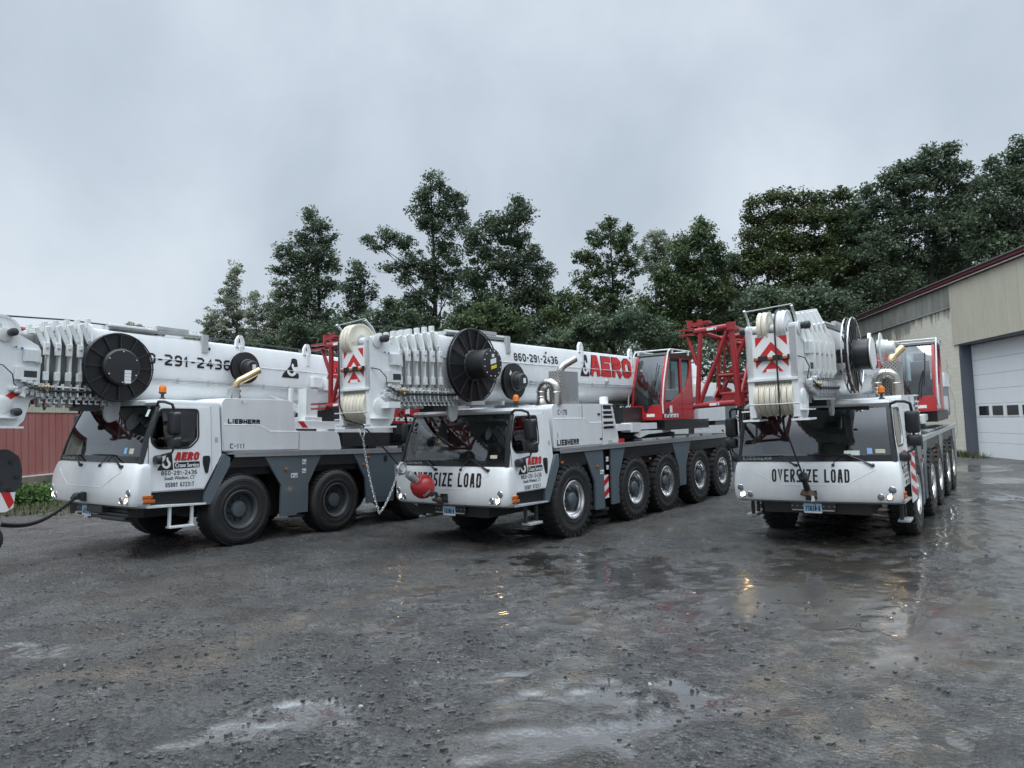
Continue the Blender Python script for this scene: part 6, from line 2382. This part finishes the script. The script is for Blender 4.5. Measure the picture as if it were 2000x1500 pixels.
CRANES = [crane(i, LBL[i], OPT[i]) for i in range(3)]


# ------------------------------------------------------------------ things hanging on the cranes
def local_thing(name, ci, label, cat, loc=(0, 0, 0)):
    o = empty(name, mat=cmat(ci) @ Matrix.Translation(Vector(loc)))
    return tag(o, label, cat)


def link(mb, c, d, nrm, l, w, r):
    """one oval chain link"""
    c, d, nrm = Vector(c), Vector(d).normalized(), Vector(nrm)
    s = d.cross(nrm).normalized()
    pts = []
    for k in range(16):
        a = 2 * PI * k / 16
        e = (l / 2 - w / 2) * (1 if math.cos(a) > 0 else -1)
        pts.append(c + d * (e + w / 2 * math.cos(a)) + s * w / 2 * math.sin(a))
    pts.append(pts[0])
    mb.pipe(pts, r, 6)


def hook_ball():
    A, Bc = Vector((0, -1.13, 1.62)), Vector((0, -.56, 1.215))
    ax = (Bc - A).normalized()
    r = local_thing('overhaul_ball', 1, 'red overhaul ball tied by its hook to the nose of the middle crane', 'crane ball', Bc)
    f = lambda t: ax * t
    b = MB('red', 'whitef', 'blackf')
    b.lathe((0, 0, 0), ax, [(r_ * .82, h_ * .84) for r_, h_ in [(.10, -.24), (.15, -.225), (.21, -.18), (.255, -.10), (.268, -.02), (.262, .06), (.235, .13), (.19, .185), (.13, .22), (.06, .235), (0, .236)]], 32, caps=True)
    u = ax.cross(Vector((1, 0, 0))).normalized()
    if u.z < 0:
        u = -u
    b.build('ball', r)
    t = MB('whitef', 'blackf')
    side = Vector((1, 0, 0))

    def sp(a, h, off=.004):
        rad = math.sqrt(max(.01, .22 ** 2 - (h + .016) ** 2)) + off
        d = -u * math.cos(a) + side * math.sin(a)
        return ax * h + d * rad
    P = [[sp(.55 + .7 * i / 6, -.02 + .10 * j / 3) for i in range(7)] for j in range(4)]
    t.loft(P, False, False, closed=False)
    t.m(1)
    for k in range(3):
        a = .62 + .22 * k
        t.loft([[sp(a + .15 * i / 3, -.01 + .075 * j / 2, .0055) for i in range(4)] for j in range(3)], False, False, closed=False)
        t.m(0).loft([[sp(a + .05 + .05 * i / 3, .0 + .03 * j / 2, .007) for i in range(4)] for j in range(3)], False, False, closed=False)
        t.m(1)
    t.build('ball_decal', r)
    s = MB('galv', 'chrome', 'dark')
    s.lathe(f(-.46), ax, [(.05, 0), (.075, .03), (.075, .16), (.066, .18), (.066, .28)], 18)
    s.m(1).torus(f(-.64), Vector((1, 0, 0)), .085, .028, 24, 8)
    s.lathe(f(-.66), (1, 0, 0), [(.06, -.05), (.06, .05)], 14)
    s.m(0).b2(-.06, -.035, -.62, -.36, .24, .44)
    s.build('rope_socket', r)
    h = MB('dark', 'wood', 'chrome')
    h.lathe(f(.17), ax, [(.05, 0), (.05, .12), (.035, .08), (.03, .14)], 14)
    q = ax * .36
    pts = []
    for k in range(13):
        a = R(-100 + 290 * k / 12)
        pts.append(q + ax * (.065 * math.cos(a)) + u * (.065 * math.sin(a)))
    h.pipe(pts, .026, 8, [.020, .026, .030, .032, .034, .034, .034, .032, .030, .026, .022, .018, .010])
    h.m(1).lathe(f(.42), ax, [(.03, 0), (.06, .03), (.06, .11), (.035, .15), (.03, .2)], 12)
    h.m(2).tube(f(.30) + u * .03, f(.52), .014)
    h.build('swivel_hook', r)


hook_ball()


def safety_chain():
    r = local_thing('tie_chain', 1, 'bright steel chain hanging in a loop from the middle boom head to its ball shackle', 'chain')
    pts = []
    A, B, Lo = Vector((-.20, -1.77, 2.18)), Vector((0, -1.14, 1.56)), Vector((-.20, -1.44, .84))
    for k in range(41):
        t = k / 40
        # slack curve through the low point
        if t < .62:
            s = t / .62
            p = A.lerp(Lo, s)
            p.z = A.z + (Lo.z - A.z) * (s * .75 + .25 * (1 - (1 - s) ** 2))
            p.y += -.02 * math.sin(PI * s)
        else:
            s = (t - .62) / .38
            p = Lo.lerp(B, s)
            p.z = Lo.z + (B.z - Lo.z) * (s ** 1.45)
        pts.append(p)
    mb = MB('chrome', 'red')
    d = [0]
    for a, b in zip(pts[:-1], pts[1:]):
        d.append(d[-1] + (b - a).length)
    n = int(d[-1] / .046)
    for k in range(n):
        q = (k + .5) * d[-1] / n
        i = max(j for j in range(len(d)) if d[j] <= q)
        i = min(i, len(pts) - 2)
        p = pts[i].lerp(pts[i + 1], (q - d[i]) / (d[i + 1] - d[i]))
        t = pts[i + 1] - pts[i]
        nr = Vector((1, 0, 0)) if k % 2 else t.cross(Vector((1, 0, 0)))
        link(mb, p, t, nr, .064, .032, .0058)
    link(mb, A + Vector((0, 0, .06)), (0, 0, 1), (1, 0, 0), .17, .09, .013)
    mb.build('chain_links', r)


safety_chain()


def hook_block():
    r = local_thing('hook_block', 0, 'black hook block with a red and white striped cheek hanging at the left picture edge', 'hook block', (.05, -1.53, 1.25))
    r.matrix_world = r.matrix_world @ Matrix.Rotation(R(90), 4, 'Z')
    b = MB('dark', 'black')
    out = rounded([(-.25, .50), (.30, .52), (.45, .40), (.50, .20), (.50, -.02), (.42, -.14), (.40, -.38), (.26, -.46), (-.26, -.46), (-.42, -.38), (-.5, .1), (-.45, .4)], .04)
    for y in (-.16, .12):
        b.prism(out, lambda u, v, w: (u, y + w, v), 0, .04)
    b.m(1).prism([(u * .9, v * .9) for u, v in out], lambda u, v, w: (u, w, v), -.12, .12)
    for u, v in ((.34, .33), (.10, .40), (.42, .1), (.20, .02), (-.05, .1), (.33, -.1)):
        b.m(1).lathe((u, -.16, v), (0, -1, 0), [(.035, 0), (.035, .02), (0, .022)], 8)
    b.build('block_cheek', r, bevel=.006)
    s = MB('whitef', 'redf')
    F = lambda u, v, w: (u, -.162 - w, v)
    s.prism([(-.35, -.14), (.42, -.14), (.40, -.38), (.30, -.44), (-.3, -.44)], F, 0, .002)
    for k in range(3):
        u = -.30 + .26 * k
        s.m(1).prism([(u, -.14), (u + .12, -.14), (u + .26 - .0, -.42), (u + .14, -.42)] if u + .26 < .40 else [(u, -.14), (u + .12, -.14), (u + .19, -.30), (u + .12, -.40)], F, .002, .004)
    s.build('warning_stripes', r)
    h = MB('dark')
    h.lathe((.0, 0, -.46), (0, 0, -1), [(.10, 0), (.10, .08), (.06, .10), (.06, .2)], 16)
    pts = [Vector((.26 * math.cos(R(a)) - .0, 0, -.86 + .22 * math.sin(R(a)))) for a in range(110, -200, -20)]
    h.pipe(pts, .07, 10, [.06 + .03 * math.sin(PI * k / len(pts)) for k in range(len(pts))])
    h.build('hook', r)
    c = MB('dark')
    for k in range(14):
        p = Vector((-.12, -.05, .55 + .06 * k))
        link(c, p, (0, 0, 1), (1, 0, 0) if k % 2 else (0, 1, 0), .085, .045, .009)
    c.build('chain', r)


hook_block()


def tie_cable():
    r = local_thing('tie_down_cable', 0, 'black doubled cable sagging from the hook block to the nose of the left crane', 'cable')
    mb = MB('black', 'dark')
    for dx, dzv in ((0, 0), (.03, .035)):
        A = Vector((.10 + dx, -1.25, .60 + dzv))
        B = Vector((.0, -.09, .96 + dzv * .6))
        pts = []
        for k in range(15):
            t = k / 14
            p = A.lerp(B, t)
            p.z -= .20 * math.sin(PI * t) * (1 - t * .35)
            p.x += .05 * math.sin(PI * t)
            pts.append(p)
        mb.pipe(pts, .020, 8)
    mb.m(1).lathe((-.02, -.10, .96), (1, 0, 0), [(.055, -.07), (.055, .09)], 14)
    mb.b2(-.07, .09, -.10, -.02, .92, 1.02)
    mb.tube((.0, -.20, .93), (.0, -.06, .965), .034)
    mb.build('cable', r)


tie_cable()


def rope_wedge():
    r = local_thing('rope_wedge_socket', 2, 'rusty wedge socket strapped to the nose of the right crane above its plate', 'rope socket', (-.02, -.10, .98))
    d = MB('black', 'dark', 'wood', 'whitef')
    v = Vector((.0, -.35, .37)).normalized()
    d.m(0).lathe((0, -.06, .06), v, [(.035, 0), (.055, .03), (.055, .14), (.045, .17), (.050, .19), (.050, .30), (.085, .32), (.085, .40), (.05, .43), (.02, .48)], 16)
    d.build('rope_end', r)
    w = MB('wood', 'dark', 'whitef')
    for k in range(5):
        w.m(k % 2).torus((.0, -.03, -.02 + .018 * k), (.1, .2, 1), .12 - .008 * k, .022, 24, 6)
    w.m(1).box((0, .0, -.03), (.10, .10, .16))
    w.m(2).prism([(.07, -.12), (.13, -.10), (.12, -.02), (.08, -.01)], lambda u, q, ww: (u, -.15 - ww, q), 0, .01)
    w.m(0).pipe([(.10, -.10, -.05), (.13, -.12, -.10), (.12, -.12, -.19)], .012, 6)
    w.build('strap_coil', r)


rope_wedge()
